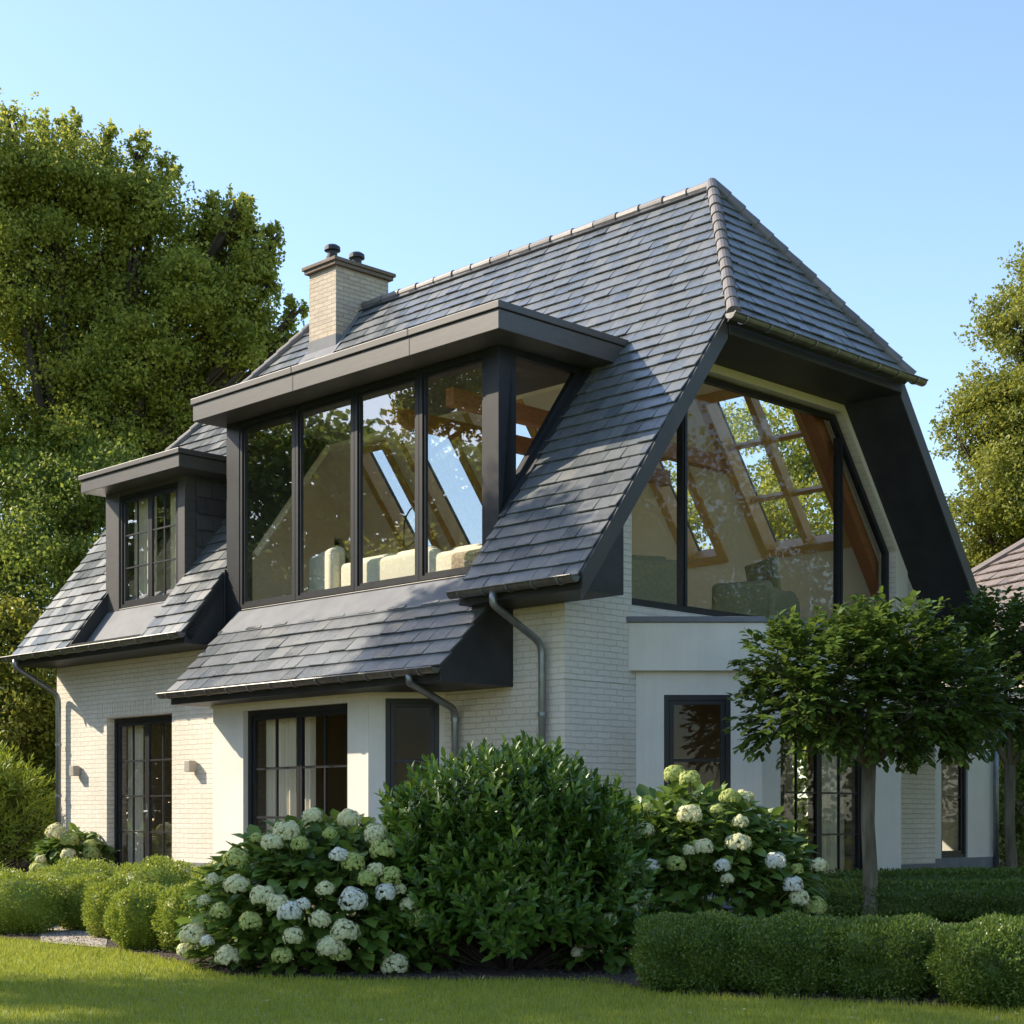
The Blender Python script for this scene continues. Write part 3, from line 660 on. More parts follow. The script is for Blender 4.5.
# annex at the far right
ax = MB(); ax.prism(rect(7.76, 11.35, 0, 2.9), [rect(9.62, 10.42, .42, 2.35)], GW, 1.0, 1.25)
ax.box((1.25, 11.1, 0), (4.5, 11.35, 2.9), V); ax.build('annex_wall', M['render'], house)
mb = MB(); mb.box((.9, 7.76, 2.902), (4.6, 11.45, 3.08), V); mb.build('annex_roof', M['dark'], house)
mb = MB(); mb.box((.97, 7.8, 0), (1.0, 11.38, .42), V); mb.build('plinth', M['plinth'], house)
window(lambda u, v, h: V(1.0-h, u, v), 9.62, 10.42, .42, 2.35, 1, 2, house, depth=-.08, glass='glassbay')
drape(lambda u, v, h: V(1.0-h, u, v), 9.65, 10.0, .42, 2.35, -.3)
mb = MB(); mb.tube([V(.93, 11.2, 0), V(.93, 11.2, 2.9)], .045, 12); mb.build('downspout', M['pipe'], house, smooth=True)

# ------------------------------------------------------------------ furniture seen through the glass
def softbox(mb, a, b2, r=.06, mi=0):
    """box with rounded edges built from a few rings"""
    (x0, y0, z0), (x1, y1, z1) = a, b2; bm = bmesh.new()
    bmesh.ops.create_cube(bm, size=1)
    for v_ in bm.verts: v_.co = Vector(((x0+x1)/2+v_.co.x*(x1-x0), (y0+y1)/2+v_.co.y*(y1-y0), (z0+z1)/2+v_.co.z*(z1-z0)))
    bmesh.ops.bevel(bm, geom=bm.edges[:], offset=min(r, (x1-x0)*.45, (y1-y0)*.45, (z1-z0)*.45), segments=4, profile=.5, affect='EDGES')
    n = len(mb.v); bm.verts.index_update(); mb.v += [tuple(v_.co) for v_ in bm.verts]
    for f in bm.faces: mb.f.append(tuple(n+v_.index for v_ in f.verts)); mb.m.append(mi)
    bm.free()
def sofa(name, label, cat, s, w, rz, width, mat, z=3.52, back=.86, group=None):
    t = thing(name, label, cat, wpt(s, w, z), ROT+rz, group)
    mb = MB(); softbox(mb, (-width/2, -.42, .1), (width/2, .42, .36), .05)
    mb.build('base', mat, t, smooth=True)
    n = max(1, round(width/.8)); cw = (width-.36)/n
    for i in range(n):
        mb = MB(); softbox(mb, (-width/2+.18+cw*i+.01, -.40, .36), (-width/2+.18+cw*(i+1)-.01, .2, .54), .07); mb.build('seat_cushion', mat, t, smooth=True)
        mb = MB(); softbox(mb, (-width/2+.18+cw*i+.01, .14, .5), (-width/2+.18+cw*(i+1)-.01, .34, back), .08); mb.build('back_cushion', mat, t, smooth=True)
    mb = MB(); softbox(mb, (-width/2, .28, .1), (width/2, .45, back-.06), .07); mb.build('backrest', mat, t, smooth=True)
    for sx in (-1, 1):
        mb = MB(); x = sx*(width/2-.09); softbox(mb, (x-.1, -.42, .1), (x+.1, .40, .64), .08); mb.build('armrest', mat, t, smooth=True)
        for sy in (-.34, .34):
            mb = MB(); mb.tube([(x, sy, 0), (x, sy, .12)], [.018, .026], 8); mb.build('leg', M['beam'], t)
    return t
# (rz is the turn from the house frame: +y of the piece is its back)
sofa('armchair', 'cream armchair behind the second pane of the wide dormer', 'armchair', 5.15, 1.15, R(70), .95, M['sofa'], back=1.22)
sofa('sofa', 'long cream sofa behind the third pane of the wide dormer', 'sofa', 3.75, 1.05, R(90), 1.9, M['sofa'], back=.98)
sofa('armchair', 'low cream armchair with a brown throw behind the last front pane', 'armchair', 2.35, 1.0, R(90), .95, M['sofa'], back=.9)
th = MB(); softbox(th, (-.30, -.33, 0), (.30, .33, .40), .08); o = th.build('throw', M['rug'], smooth=True); o.location = wpt(2.0, .62, 3.92); o.rotation_euler = (0, 0, ROT); o.scale = (.8, .9, .9)
tag(o, 'brown striped woolly throw heaped behind the last front dormer pane', 'throw')
sofa('sofa', 'sage green sofa at the left side of the gable window', 'sofa', 1.9, 3.0, R(150), 1.6, M['sofagreen'], back=.95)
sofa('armchair', 'sage green armchair in front of the big skylight in the gable', 'armchair', .95, 4.75, R(200), 1.3, M['sofagreen'], back=.62)
cu = MB(); softbox(cu, (-.3, -.08, -.2), (.3, .08, .22), .07)
cu.v = [(x*(1+.18*(z/.2)**2), y*(1-.6*(abs(x)/.3)**2), z*(1+.25*(abs(x)/.3)**3)) for x, y, z in cu.v]
cu = cu.build('cushion', M['sofagreen'], smooth=True); cu.location = wpt(.80, 4.72, 4.25); cu.rotation_euler = (R(-8), R(4), ROT+R(75))
tag(cu, 'dark green square cushion with pointed corners on the gable armchair', 'cushion')
lt = thing('floor_lamp', 'arched floor lamp with brown shade behind the second dormer pane', 'lamp', wpt(5.0, 2.0, 3.52), ROT)
mb = MB(); mb.tube([(0, 0, 0), (0, 0, .02)], .14, 16); mb.build('lamp_base', M['dark'], lt)
mb = MB(); mb.tube([(0, 0, .02)]+[(0, 0, .4+.3*i) for i in range(4)]+[(0, -.38+.38*math.cos(a), 1.6+.32*math.sin(a)) for a in [R(q) for q in range(10, 100, 12)]], .011, 8); mb.tube([(0, 0, 1.3), (0, -.2, 1.38), (0, -.45, 1.37)], .009, 8); mb.build('stem', M['dark'], lt)
mb = MB(); mb.tube([(0, -.02, 1.12), (0, -.02, 1.30)], [.11, .09], 14); mb.build('lamp_shade', M['darkshade'], lt)

# ------------------------------------------------------------------ foliage
def leafmesh(name, c, d, n, L, W, mat, parent=None, shape='rhomb', fold=.25, droop=0.):
    """c centres (base of leaf), d direction, n normal; one island per leaf"""
    K = len(c); d = d/np.linalg.norm(d, axis=1, keepdims=True)
    sd = np.cross(d, n); sd /= np.linalg.norm(sd, axis=1, keepdims=True)+1e-9; up = np.cross(sd, d)
    if shape == 'rhomb': T = [(0, 0, 0), (.45, .5, 0), (1, 0, -droop), (.45, -.5, 0)]; F = [(0, 1, 2, 3)]
    elif shape == 'blade': T = [(0, .5, 0), (0, -.5, 0), (1, -.08, 0), (1, .08, 0)]; F = [(0, 1, 2, 3)]
    else: T = [(0, 0, 0), (.3, .46, fold), (.68, .42, fold*.8-droop*.4), (1, 0, -droop), (.68, -.42, fold*.8-droop*.4), (.3, -.46, fold), (.5, 0, -droop*.15)]; F = [(0, 6, 2, 1), (6, 3, 2, 2), (0, 5, 4, 6), (6, 4, 3, 3)]
    if shape == 'fold': F = [(0, 6, 2, 1), (0, 5, 4, 6)]; F3 = [(6, 3, 2), (6, 4, 3)]
    else: F3 = []
    T = np.array(T, float); L = np.broadcast_to(L, (K,)); W = np.broadcast_to(W, (K,))
    v = c[:, None, :]+T[None, :, 0:1]*L[:, None, None]*d[:, None, :]+T[None, :, 1:2]*W[:, None, None]*sd[:, None, :]+T[None, :, 2:3]*W[:, None, None]*up[:, None, :]
    nv = len(T); base = (np.arange(K)*nv)[:, None]
    loops = []; q = (base[:, :, None]+np.array(F)[None]).reshape(-1); tot = len(F)*K
    me = bpy.data.meshes.new(name); me.vertices.add(K*nv); me.vertices.foreach_set('co', v.reshape(-1))
    if F3:
        t3 = (base[:, :, None]+np.array(F3)[None]).reshape(-1); n3 = len(F3)*K
        me.loops.add(len(q)+len(t3)); me.loops.foreach_set('vertex_index', np.concatenate([q, t3]).astype(np.int32))
        me.polygons.add(tot+n3); me.polygons.foreach_set('loop_start', np.concatenate([np.arange(tot)*4, len(q)+np.arange(n3)*3]).astype(np.int32))
    else:
        me.loops.add(len(q)); me.loops.foreach_set('vertex_index', q.astype(np.int32))
        me.polygons.add(tot); me.polygons.foreach_set('loop_start', (np.arange(tot)*4).astype(np.int32))
    me.update(calc_edges=True); me.materials.append(mat); me.validate()
    o = bpy.data.objects.new(name, me); link(o, parent); return o
def unit(n): 
    a = rng.normal(size=(n, 3)); return a/np.linalg.norm(a, axis=1, keepdims=True)
def tree(label, cat, loc, lobes, mat, trunk_r=.25, nclump=45, leaves=80, size=.11, cr=.5, name='broadleaf_tree', group=None, bark='barkdark', trunk_h=None, sprig=0, limbs=True, inner=.35):
    """lobes: (x,y,z,rx,ry,rz) relative to loc"""
    t = thing(name, label, cat, loc, 0, group)
    C, CR, tipsl = [], [], []
    rm = np.median([l[3] for l in lobes])
    for (x, y, z, rx, ry, rz) in lobes:
        n = max(26, int(nclump*min(1.8, (rx/rm)**1.6)))
        u = unit(n); rad = rng.uniform(inner, 1, size=(n, 1))**.55
        lump = 1+.16*np.sin(u[:, :1]*5+x*3)+.14*np.sin(u[:, 1:2]*6+y*2)+.16*np.sin(u[:, 2:3]*7+z)
        cc = np.array([x, y, z])+u*rad*lump*.93*np.array([rx, ry, rz]); C.append(cc); tipsl.append(cc[:6]); CR.append(np.full(n, min(cr, rx*.42)))
        if sprig:        # leafy shoots that stand out of the crown
            us = unit(sprig); us[:, 2] = np.abs(us[:, 2])*.8+.05
            b0 = np.array([x, y, z])+us*.82*np.array([rx, ry, rz]); dr = us*.55+np.array([0, 0, .6])+unit(sprig)*.25
            L = rng.uniform(.5, 1.0, (sprig, 1))*min(1.0, rx*.8)
            for k in range(4): C.append(b0+dr*L*(k/3)); CR.append(np.full(sprig, min(cr, rx*.4)*(.62-.12*k)))
    C = np.concatenate(C); CR = np.concatenate(CR); K = len(C)
    r = CR*rng.uniform(.6, 1.3, K); nl = np.maximum(10, (leaves*(r/cr)**1.7*1.5)).astype(int)
    idx = np.repeat(np.arange(K), nl); T_ = len(idx)
    ax = unit(K)*.6+np.array([0, 0, .1]); ax = ax[idx]*rng.uniform(-.5, .5, (T_, 1))
    p = C[idx]+(unit(T_)*rng.uniform(0, 1, (T_, 1))**.45*np.array([1, 1, .62])+ax)*r[idx][:, None]
    nrm = unit(T_)*.75+np.array([0, 0, .6])+(unit(K)*.4)[idx]
    d = unit(T_)+np.array([0, 0, -.25])
    leafmesh('crown', p, d, nrm, size*rng.uniform(.6, 1.35, T_), size*.72*rng.uniform(.6, 1.25, T_), mat, t)
    mb = MB(); H = trunk_h or max(.5, min(l[2]-l[5] for l in lobes)+.4)
    mb.tube([(0, 0, -.1), (0, 0, .15), (.04*trunk_r, .03, H*.5), (0, 0, H)], [trunk_r*1.45, trunk_r*1.1, trunk_r*.92, trunk_r*.8], 12)
    for (x, y, z, rx, ry, rz), tp in zip(lobes, tipsl):
        e_ = Vector((x, y, z)); s_ = Vector((0, 0, H*random.uniform(.85, 1.0)))
        mid = (s_+e_)/2+Vector((random.uniform(-.3, .3), random.uniform(-.3, .3), .0))*rx*.3
        mb.tube([s_, mid, e_], [trunk_r*.36, trunk_r*.22, trunk_r*.07], 7)
        for q in tp: mb.tube([mid+(e_-mid)*random.uniform(.2, 1), (e_+Vector(q))/2+Vector((0, 0, .1)), Vector(q)], [trunk_r*.14, trunk_r*.08, trunk_r*.03], 5)
    mb.build('trunk', M[bark], t, smooth=True); return t
# big tree left behind the house (px -> metres at 34 m: 48 px/m)
def LP(px, py, rpx, Y=34., dy=0, fl=1.):
    k = 1625/Y; return ((px-512)/k, dy, 1.05+(818-py)/k, rpx/k, rpx/k*1.1, rpx/k*fl)
base = ((70-512)/47.8, 34)
def rel(l, bx): return [(a-bx, *b) for a, *b in l]
lob = [LP(a, b_, c, dy=random.uniform(-1, 1)) for a, b_, c in ((0, 190, 58), (60, 192, 52), (110, 200, 46), (150, 215, 40), (30, 280, 66), (110, 285, 60), (178, 275, 42), (215, 255, 30), (245, 235, 22), (232, 300, 36), (262, 332, 26), (60, 365, 70), (150, 365, 55), (210, 365, 42), (100, 440, 66), (20, 445, 66), (175, 430, 48), (236, 222, 20), (205, 238, 26), (255, 268, 24), (200, 300, 40), (240, 350, 30), (-70, 260, 90), (-80, 400, 90))]
lob += [LP(a, b_, c, fl=1.7) for a, b_, c in ((10, 130, 14), (45, 140, 14), (71, 133, 13), (108, 146, 14), (139, 156, 14), (167, 180, 13), (213, 214, 12), (247, 207, 9), (276, 240, 10), (262, 266, 11), (270, 290, 11), (294, 318, 12), (288, 346, 12), (-20, 140, 16))]
tree('tall lime green broadleaf tree rising behind the left end of the house', 'tree', (base[0], 34, 0), rel(lob, base[0]), M['ltree'], .42, 64, 105, .09, .54, sprig=8, inner=.3)
lob = [LP(20, 520, 70, Y=32), LP(95, 500, 60, Y=32), LP(60, 590, 70, Y=32, dy=-1), LP(-40, 600, 80, Y=32), LP(160, 520, 50, Y=32), LP(10, 660, 60, Y=32, dy=-1)]
bx = (20-512)/50.8
tree('lower dark green tree behind the left eave of the house', 'tree', (bx, 32, 0), rel(lob, bx), M['ltreedark'], .25, 75, 100, .09, .52, sprig=3)
for i, (px, py, r, Y, lab) in enumerate(((20, 640, 45, 30., 'yellowing shrub between the bamboo and the left trees'), (-60, 690, 70, 30.5, 'leafy shrub at the far left edge'), (50, 720, 50, 31., 'rusty green shrub behind the bamboo beside the house corner'))):
    bx = (px-512)/(1625/Y); tree(lab, 'shrub', (bx, Y, 0), rel([LP(px, py, r, Y=Y), LP(px+15, py+50, r, Y=Y), LP(px-20, py+80, r, Y=Y)], bx), M['ltreedark' if i else 'rtree'], .1, 70, 60, .09, .4, name='shrub')
# right tree
lob = [LP(1020, 330, 40, Y=46), LP(1060, 300, 50, Y=46), LP(1000, 420, 48, Y=46), LP(965, 430, 25, Y=46, dy=.5), LP(1050, 420, 70, Y=46), LP(1000, 500, 50, Y=46, dy=-1), LP(975, 520, 30, Y=46), LP(1080, 520, 90, Y=46), LP(1010, 570, 60, Y=46, dy=1), LP(1130, 380, 90, Y=46), LP(985, 590, 40, Y=46, dy=2)]
bx = (1060-512)/35.3
tree('golden green tree behind the neighbouring tiled roof at the right edge', 'tree', (bx, 46, 0), rel(lob, bx), M['rtree'], .3, 80, 120, .11, .6, sprig=6)
for px, py, r, Y, lab in ((785, 480, 105, 42., 'broadleaf tree behind the house seen through the big roof window of the gable room'), (650, 585, 60, 44., 'lower tree behind the house seen through the smaller roof window')):
    bx = (px-512)/(1625/Y); tree(lab, 'tree', (bx, Y, 0), rel([LP(px, py, r, Y=Y), LP(px-r*.6, py+60, r, Y=Y), LP(px+r*.5, py+80, r, Y=Y), LP(px+r*.3, py-40, r*.6, Y=Y)], bx), M['ltree'], .2, 80, 90, .12, .6)
# dark hedge mass behind on the far right
bx = (1050-512)/(1625/30.)
tree('dark shrubbery beyond the annex at the right edge', 'shrub', (bx, 30, 0), rel([LP(1010, 800, 45, Y=30), LP(1060, 760, 60, Y=30), LP(1120, 800, 70, Y=30), LP(1020, 740, 35, Y=30), LP(1000, 850, 40, Y=30)], bx), M['ltreedark'], .1, 90, 60, .09, .45, name='shrub')
bx = (970-512)/(1625/48.)

# distant backdrop of woodland so the horizon is closed
def wood(name, label, pts, h, mat, dens=70, lsz=.42):
    c = []
    for (x0, y0), (x1, y1) in zip(pts[:-1], pts[1:]):
        L = math.hypot(x1-x0, y1-y0); k = int(L*dens); t = rng.uniform(0, 1, k); 
        c.append(np.stack([x0+(x1-x0)*t+rng.normal(size=k)*1.2, y0+(y1-y0)*t+rng.normal(size=k)*1.5, np.abs(rng.uniform(0, 1, k))**.8*(h+1.3*np.sin((x0+(x1-x0)*t)*.9)+.8*np.sin((x0+(x1-x0)*t)*2.3))], 1))
    c = np.concatenate(c); c = np.repeat(c, 6, 0)+rng.normal(size=(len(c)*6, 3))*.35
    o = leafmesh(name, c, unit(len(c)), unit(len(c))+np.array([0, -.3, .5]), lsz, lsz*.76, mat)
    o['kind'] = 'stuff'; tag(o, label, 'woodland'); return o
wood('boundary_hedge', 'high leafy screen added outside the picture on the left to block bright sky', [(-38, -6), (-39, 20), (-42, 55)], 14, M['ltreedark'], 520, .34)  # unseen belt added to keep bright sky out of the front panes
wood('boundary_hedge', 'high leafy boundary belt outside the picture on the right', [(29, -6), (30, 20), (30, 40)], 11, M['rtree'], 300, .2)
wood('distant_woodland', 'far belt of dark woodland closing the garden behind the house', [(-60, 40), (-30, 50), (0, 58), (30, 55), (60, 45)], 5.0, M['ltreedark'])
# neighbour's house
nb = thing('neighbouring_house', 'distant house with a pinkish brown tiled hip roof beyond the right trees', 'house', (12.6, 34, 0), R(24))
zt, ze, a, b_, rx_ = 6.75, 4.3, 5.0, 3.6, 2.0
mb = MB()
def roofplane(P, q):       # P: lower-left, lower-right; q: upper two
    P = [Vector(p) for p in P]; q = [Vector(p) for p in q]
    mb.face([P[0], P[1], q[1], q[0]] if len(q) == 2 else [P[0], P[1], q[0]], 1)
    u = (P[1]-P[0]); L = u.length; u.normalize(); n = u.cross((q[0]-P[0])).normalized(); v_ = n.cross(u)
    if n.z < 0: n = -n
    if v_.z < 0: v_ = -v_
    reg = [(0, 0), (L, 0)]+[((x-P[0]).dot(u), (x-P[0]).dot(v_)) for x in q[::-1]]
    slates(mb, [reg], lambda a_, t_, h_: P[0]+u*a_+v_*t_+n*h_, wid=.3, exp=.3, thick=.03)
A_, B_, C_, D_ = (-a, -b_, ze), (a, -b_, ze), (a, b_, ze), (-a, b_, ze); T0, T1 = (-a+2.9, 0, zt), (a-2.9, 0, zt)
roofplane([A_, B_], [T0, T1]); roofplane([C_, D_], [T1, T0]); roofplane([B_, C_], [T1]); roofplane([D_, A_], [T0])
mb.build('roof', [M['gtile'], M['under']], nb, fixn=False)
mb = MB(); mb.prism(rect(-a+.5, a-.5, 0, ze-.02), [rect(-3.6, -2.2, 2.2, 3.6), rect(2.2, 3.6, 2.2, 3.6)], lambda u, v, h: (u, h, v), -b_+.5, -b_+.8); mb.box((-a+.5, b_-.8, 0), (a-.5, b_-.5, ze-.02)); mb.box((-a+.5, -b_+.8, 0), (-a+.8, b_-.8, ze-.02)); mb.box((a-.8, -b_+.8, 0), (a-.5, b_-.8, ze-.02))
mb.build('wall', M['brick'], nb)
for x in (-3.6, 2.2): window(lambda u, v, h: (u, -b_+.5-h, v), x, x+1.4, 2.2, 3.6, 2, 1, nb)
mb = MB()
mb.tube([Vector(T0)+Vector((0, 0, .04)), Vector(T1)+Vector((0, 0, .04))], .1, 8)
for q, t_ in ((A_, T0), (B_, T1), (C_, T1), (D_, T0)): mb.tube([Vector(q)+Vector((0, 0, .04)), Vector(t_)+Vector((0, 0, .04))], .1, 8)
mb.build('ridge_tiles', M['gtile'], nb)

# trees beside the garden, out of the frame on the left (two shade trees, then an added sky screen) and right (mirrored in the gable glass)
tree('tall shade tree beside the lawn, outside the picture on the left', 'tree', (-12.2, 12.2, 0), [(0, 0, 8.2, 2.2, 1.7, 1.5), (1.2, -1.2, 8.0, 1.8, 1.6, 1.3), (.5, 1.2, 8.6, 1.6, 1.5, 1.2), (-1.4, -.6, 7.6, 1.6, 1.5, 1.2), (.2, -2.6, 7.9, 1.6, 1.6, 1.2)], M['ltree'], .2, 42, 60, .12, .5)
tree('second shade tree further along the left hedge, outside the picture', 'tree', (-10.6, 20.2, 0), [(1.0, .0, 10.5, 1.3, 1.0, .9), (1.0, .25, 9.35, 1.1, .8, .6), (.6, -.3, 8.3, .9, .9, .7), (1.1, -1.7, 8.6, 1.0, 1.0, .8)], M['ltree'], .16, 50, 100, .11, .42)
for i, (x, y, s_) in enumerate(((-27, 10, .95), (-28, 16, 1.), (-29, 22, .95), (-30, 28, 1.), (-31, 35, .95), (-25, 4, .8))):  # unseen row added so the front glass mirrors leaves, not sky glare
    tree(['first', 'second', 'third', 'fourth', 'fifth', 'sixth'][i]+' broadleaf tree of the unseen screening row added along the left boundary', 'tree', (x, y, 0), [(0, 0, 6*s_, 3*s_, 3.2*s_, 2.4*s_), (1, 1.8, 4*s_, 2.8*s_, 2.8*s_, 2.2*s_), (-.5, -1.7, 3.2*s_, 2.8*s_, 2.8*s_, 2.2*s_), (0, 0, 8.4*s_, 2*s_, 2.2*s_, 1.6*s_), (0, 0, 1.6, 3.2*s_, 3.6*s_, 1.6)], M['ltreedark' if i % 2 else 'ltree'], .22, 85, 90, .15, .7, group='added screening trees along the left boundary')
for i, (x, y, s_) in enumerate(((17, 12, 1.), (20, 19, 1.15), (24, 26, 1.2), (15.5, 4, .9))):
    tree(['first', 'second', 'third', 'fourth'][i]+' broadleaf tree of the row along the right boundary, counted away from the lawn', 'tree', (x, y, 0), [(0, 0, 6*s_, 3*s_, 3*s_, 2.4*s_), (1, 1.6, 4*s_, 2.6*s_, 2.6*s_, 2*s_), (-.5, -1.5, 3.4*s_, 2.4*s_, 2.4*s_, 2*s_), (0, 0, 8.6*s_, 1.9*s_, 1.9*s_, 1.6*s_)], M['rtree' if i % 2 else 'ltree'], .22, 90, 110, .12, .62, group='trees along the right boundary')

# standard trees with round crowns
def standard(label, x, y, th, lobes, seed):
    t = thing('standard_tree', label, 'tree', (x, y, 0), 0, 'clipped standard trees on bare stems')
    mb = MB(); k = [(.0, 0, -.05), (.005, 0, .1), (.02, .01, .5), (-.01, .0, 1.0), (.0, 0, th)]
    mb.tube(k, [.10, .085, .075, .07, .075], 14)
    S_ = []
    for (lx, ly, lz, r1, r2, r3) in lobes:
        e_ = Vector((lx, ly, lz)); mid = Vector((lx*.4, ly*.4, th+(lz-th)*.45)); mb.tube([(0, 0, th-.05), mid, e_], [.045, .028, .01], 7)
    C = []; dirs = []
    for (lx, ly, lz, r1, r2, r3) in lobes:
        n = int(215*r1*r2*2.2); u = unit(n); rad = rng.uniform(.25, 1.05, size=(n, 1))**.5
        C.append(np.array([lx, ly, lz])+u*rad*np.array([r1, r2, r3])); dirs.append(u+np.array([0, 0, .25])+unit(n)*.35)
    C = np.concatenate(C); D = np.concatenate(dirs); D /= np.linalg.norm(D, axis=1, keepdims=True)
    P, DD, NN = [], [], []
    kk = 13
    for j in range(kk):       # leaves set along each twig
        f = j/kk; side = np.cross(D, np.array([0, 0, 1.])); side /= np.linalg.norm(side, axis=1, keepdims=True)+1e-6
        sg = 1 if j % 2 else -1
        P.append(C+D*(f*.30)+unit(len(C))*.012+np.array([0, 0, -.03])*f*f); DD.append(D*.7+side*sg*.8+unit(len(C))*.3); NN.append(np.array([0, 0, 1.])+unit(len(C))*.45)
    P = np.concatenate(P); DD = np.concatenate(DD); NN = np.concatenate(NN)
    leafmesh('crown', P, DD, NN, .098*rng.uniform(.6, 1.25, len(P)), .062*rng.uniform(.8, 1.2, len(P)), M['std'], t, 'fold', .12, .25)
    for i in range(0, len(C), 4): mb.tube([Vector(C[i])-Vector(D[i])*.12, Vector(C[i])+Vector(D[i])*.3], [.005, .002], 4, caps=False)
    mb.build('trunk', M['bark'], t, smooth=True); return t
standard('nearer small standard tree with dense dark round crown before the gable bay', 3.60, 16.4, 1.62, [(0, 0, 2.35, .75, .75, .62), (-.55, -.2, 2.45, .55, .6, .5), (.6, 0, 2.25, .6, .65, .5), (-.85, 0, 2.15, .35, .5, .35), (1.0, .1, 2.25, .4, .5, .42), (.2, -.1, 2.8, .5, .5, .3), (-.95, -.1, 2.65, .25, .3, .25)], 1)
standard('farther standard tree at the right edge with crown meeting its neighbour', 6.62, 21.6, 1.75, [(0, 0, 2.9, .95, .85, .8), (-.7, 0, 2.75, .6, .7, .6), (.8, 0, 2.8, .7, .7, .7), (-.1, 0, 3.45, .6, .6, .45)], 2)

# laurel: shoots with lance leaves
def shootbush(name, label, cat, loc, r, mat, nshoot, per, L, W, up=.8, parts='foliage', shape='fold', shootlen=.2, lowcut=.02):
    t = thing(name, label, cat, loc)
    u = unit(nshoot); u[:, 2] = np.where(u[:, 2] < -.25, -u[:, 2], u[:, 2])
    rad = rng.uniform(.15, 1, size=(nshoot, 1))**.4
    lump = 1+.05*np.sin(u[:, :1]*7+1)+.05*np.sin(u[:, 1:2]*9)+.04*np.sin(u[:, 2:3]*8+2)
    C = u*rad*lump*np.array(r); C[:, 2] += r[2]*.0; C = C+np.array([0, 0, r[2]*.42]); C[:, 2] *= 1/1.42
    D = u+np.array([0, 0, up])+unit(nshoot)*.35; D /= np.linalg.norm(D, axis=1, keepdims=True)
    P, DD, NN, LL = [], [], [], []
    a0 = rng.uniform(0, 6.28, nshoot); s1 = np.cross(D, np.array([.3, .2, 1.])); s1 /= np.linalg.norm(s1, axis=1, keepdims=True); s2 = np.cross(D, s1)
    for j in range(per):
        f = j/(per-1); a = (a0+j*2.4)[:, None]; rd = s1*np.cos(a)+s2*np.sin(a); sp = 1.15-.75*f
        P.append(C+D*(f-.75)*shootlen+unit(nshoot)*.004); DD.append(D*(.35+.75*f)+rd*sp); NN.append(D*1.0-rd*.3+unit(nshoot)*.15); LL.append(np.full(nshoot, 1.05-.35*f))
    P = np.concatenate(P); DD = np.concatenate(DD); NN = np.concatenate(NN); LL = np.concatenate(LL)*rng.uniform(.75, 1.2, len(P))
    k = P[:, 2] > lowcut; leafmesh(parts, P[k], DD[k], NN[k], L*LL[k], W*LL[k], mat, t, shape, .18, .25)
    mb = MB()
    for i in range(0, nshoot, 5):
        if C[i][2] > .05:
            q = Vector(C[i]); mb.tube([(q.x*.15, q.y*.15, -.02), (q.x*.6, q.y*.6, q.z*.5), q], [.012, .008, .003], 4, caps=False)
    mb.build('stems', M['barkdark'], t); return t
shootbush('laurel_bush', 'large dark glossy laurel bush between the two hydrangeas', 'bush', (-.02, 11.45, 0), (1.0, .9, 1.55), M['laurel'], 2500, 12, .11, .044)
shootbush('bamboo_bush', 'feathery yellow green bush at the left edge beside the house corner', 'bush', (-9.1, 26.6, 0), (1.8, 1.2, 2.35), M['bamboo'], 1700, 12, .17, .034, up=.35, shootlen=.35)
shootbush('bamboo_bush', 'second feathery green bush at the far left edge, behind the first', 'bush', (-11.6, 27.5, 0), (1.8, 1.2, 2.5), M['bamboo'], 900, 12, .18, .036, up=.35, shootlen=.35)

# hydrangeas
HA = [(-1.95, 10.88, .42), (-1.84, 10.84, .60), (-1.05, 10.70, .50), (-1.9, 10.86, .12), (-1.15, 10.78, .80), (-1.74, 11.08, 0.91), (-1.53, 11.02, 0.95), (-1.37, 11.19, 1.06), (-1.12, 11.15, 1.04), (-1.62, 10.97, 0.88), (-1.42, 10.9, 0.87), (-1.23, 10.97, 0.94), (-1.87, 11.0, 0.77), (-2.03, 11.02, 0.63), (-2.08, 11.0, 0.49), (-2.16, 11.05, 0.25), (-2.27, 11.3, 0.13), (-1.65, 10.74, 0.53), (-1.54, 10.7, 0.48), (-1.46, 10.67, 0.43), (-1.73, 10.74, 0.36), (-1.37, 10.67, 0.48), (-1.26, 10.66, 0.38), (-2.05, 10.94, 0.22), (-1.43, 10.66, 0.27), (-1.51, 10.69, 0.14), (-1.19, 10.66, 0.2), (-1.1, 10.67, 0.3), (-1.13, 10.68, 0.15), (-1.06, 10.82, 0.75), (-0.91, 10.84, 0.7), (-0.96, 10.79, 0.64), (-0.81, 10.85, 0.65), (-0.84, 10.79, 0.55), (-0.75, 10.85, 0.57), (-0.69, 10.85, 0.47), (-0.62, 10.88, 0.37), (-0.93, 11.06, 0.93), (-0.87, 10.97, 0.83), (-1.23, 10.7, 0.58), (-0.78, 10.82, 0.07)]
HB = [(1.21, 12.11, 1.37), (0.98, 11.74, 1.12), (0.94, 11.62, 0.96), (1.58, 11.78, 1.2), (1.47, 11.65, 1.11), (1.63, 11.61, 1.02), (1.6, 11.51, 0.87), (1.48, 11.42, 0.71), (1.35, 11.46, 0.84), (1.31, 11.96, 1.33), (1.51, 11.39, 0.62), (1.25, 11.46, 0.82), (1.15, 11.43, 0.72), (0.9, 11.49, 0.68), (0.97, 11.46, 0.7), (1.27, 11.61, 1.07), (2.04, 11.62, 0.68), (2.23, 11.82, 0.7), (2.0, 11.56, 0.57), (2.18, 11.68, 0.41), (2.05, 11.58, 0.47), (0.91, 11.43, 0.47), (0.51, 11.2, 0.2), (0.68, 11.1, 0.33), (0.49, 11.74, 0.57), (1.87, 11.54, 0.74)]
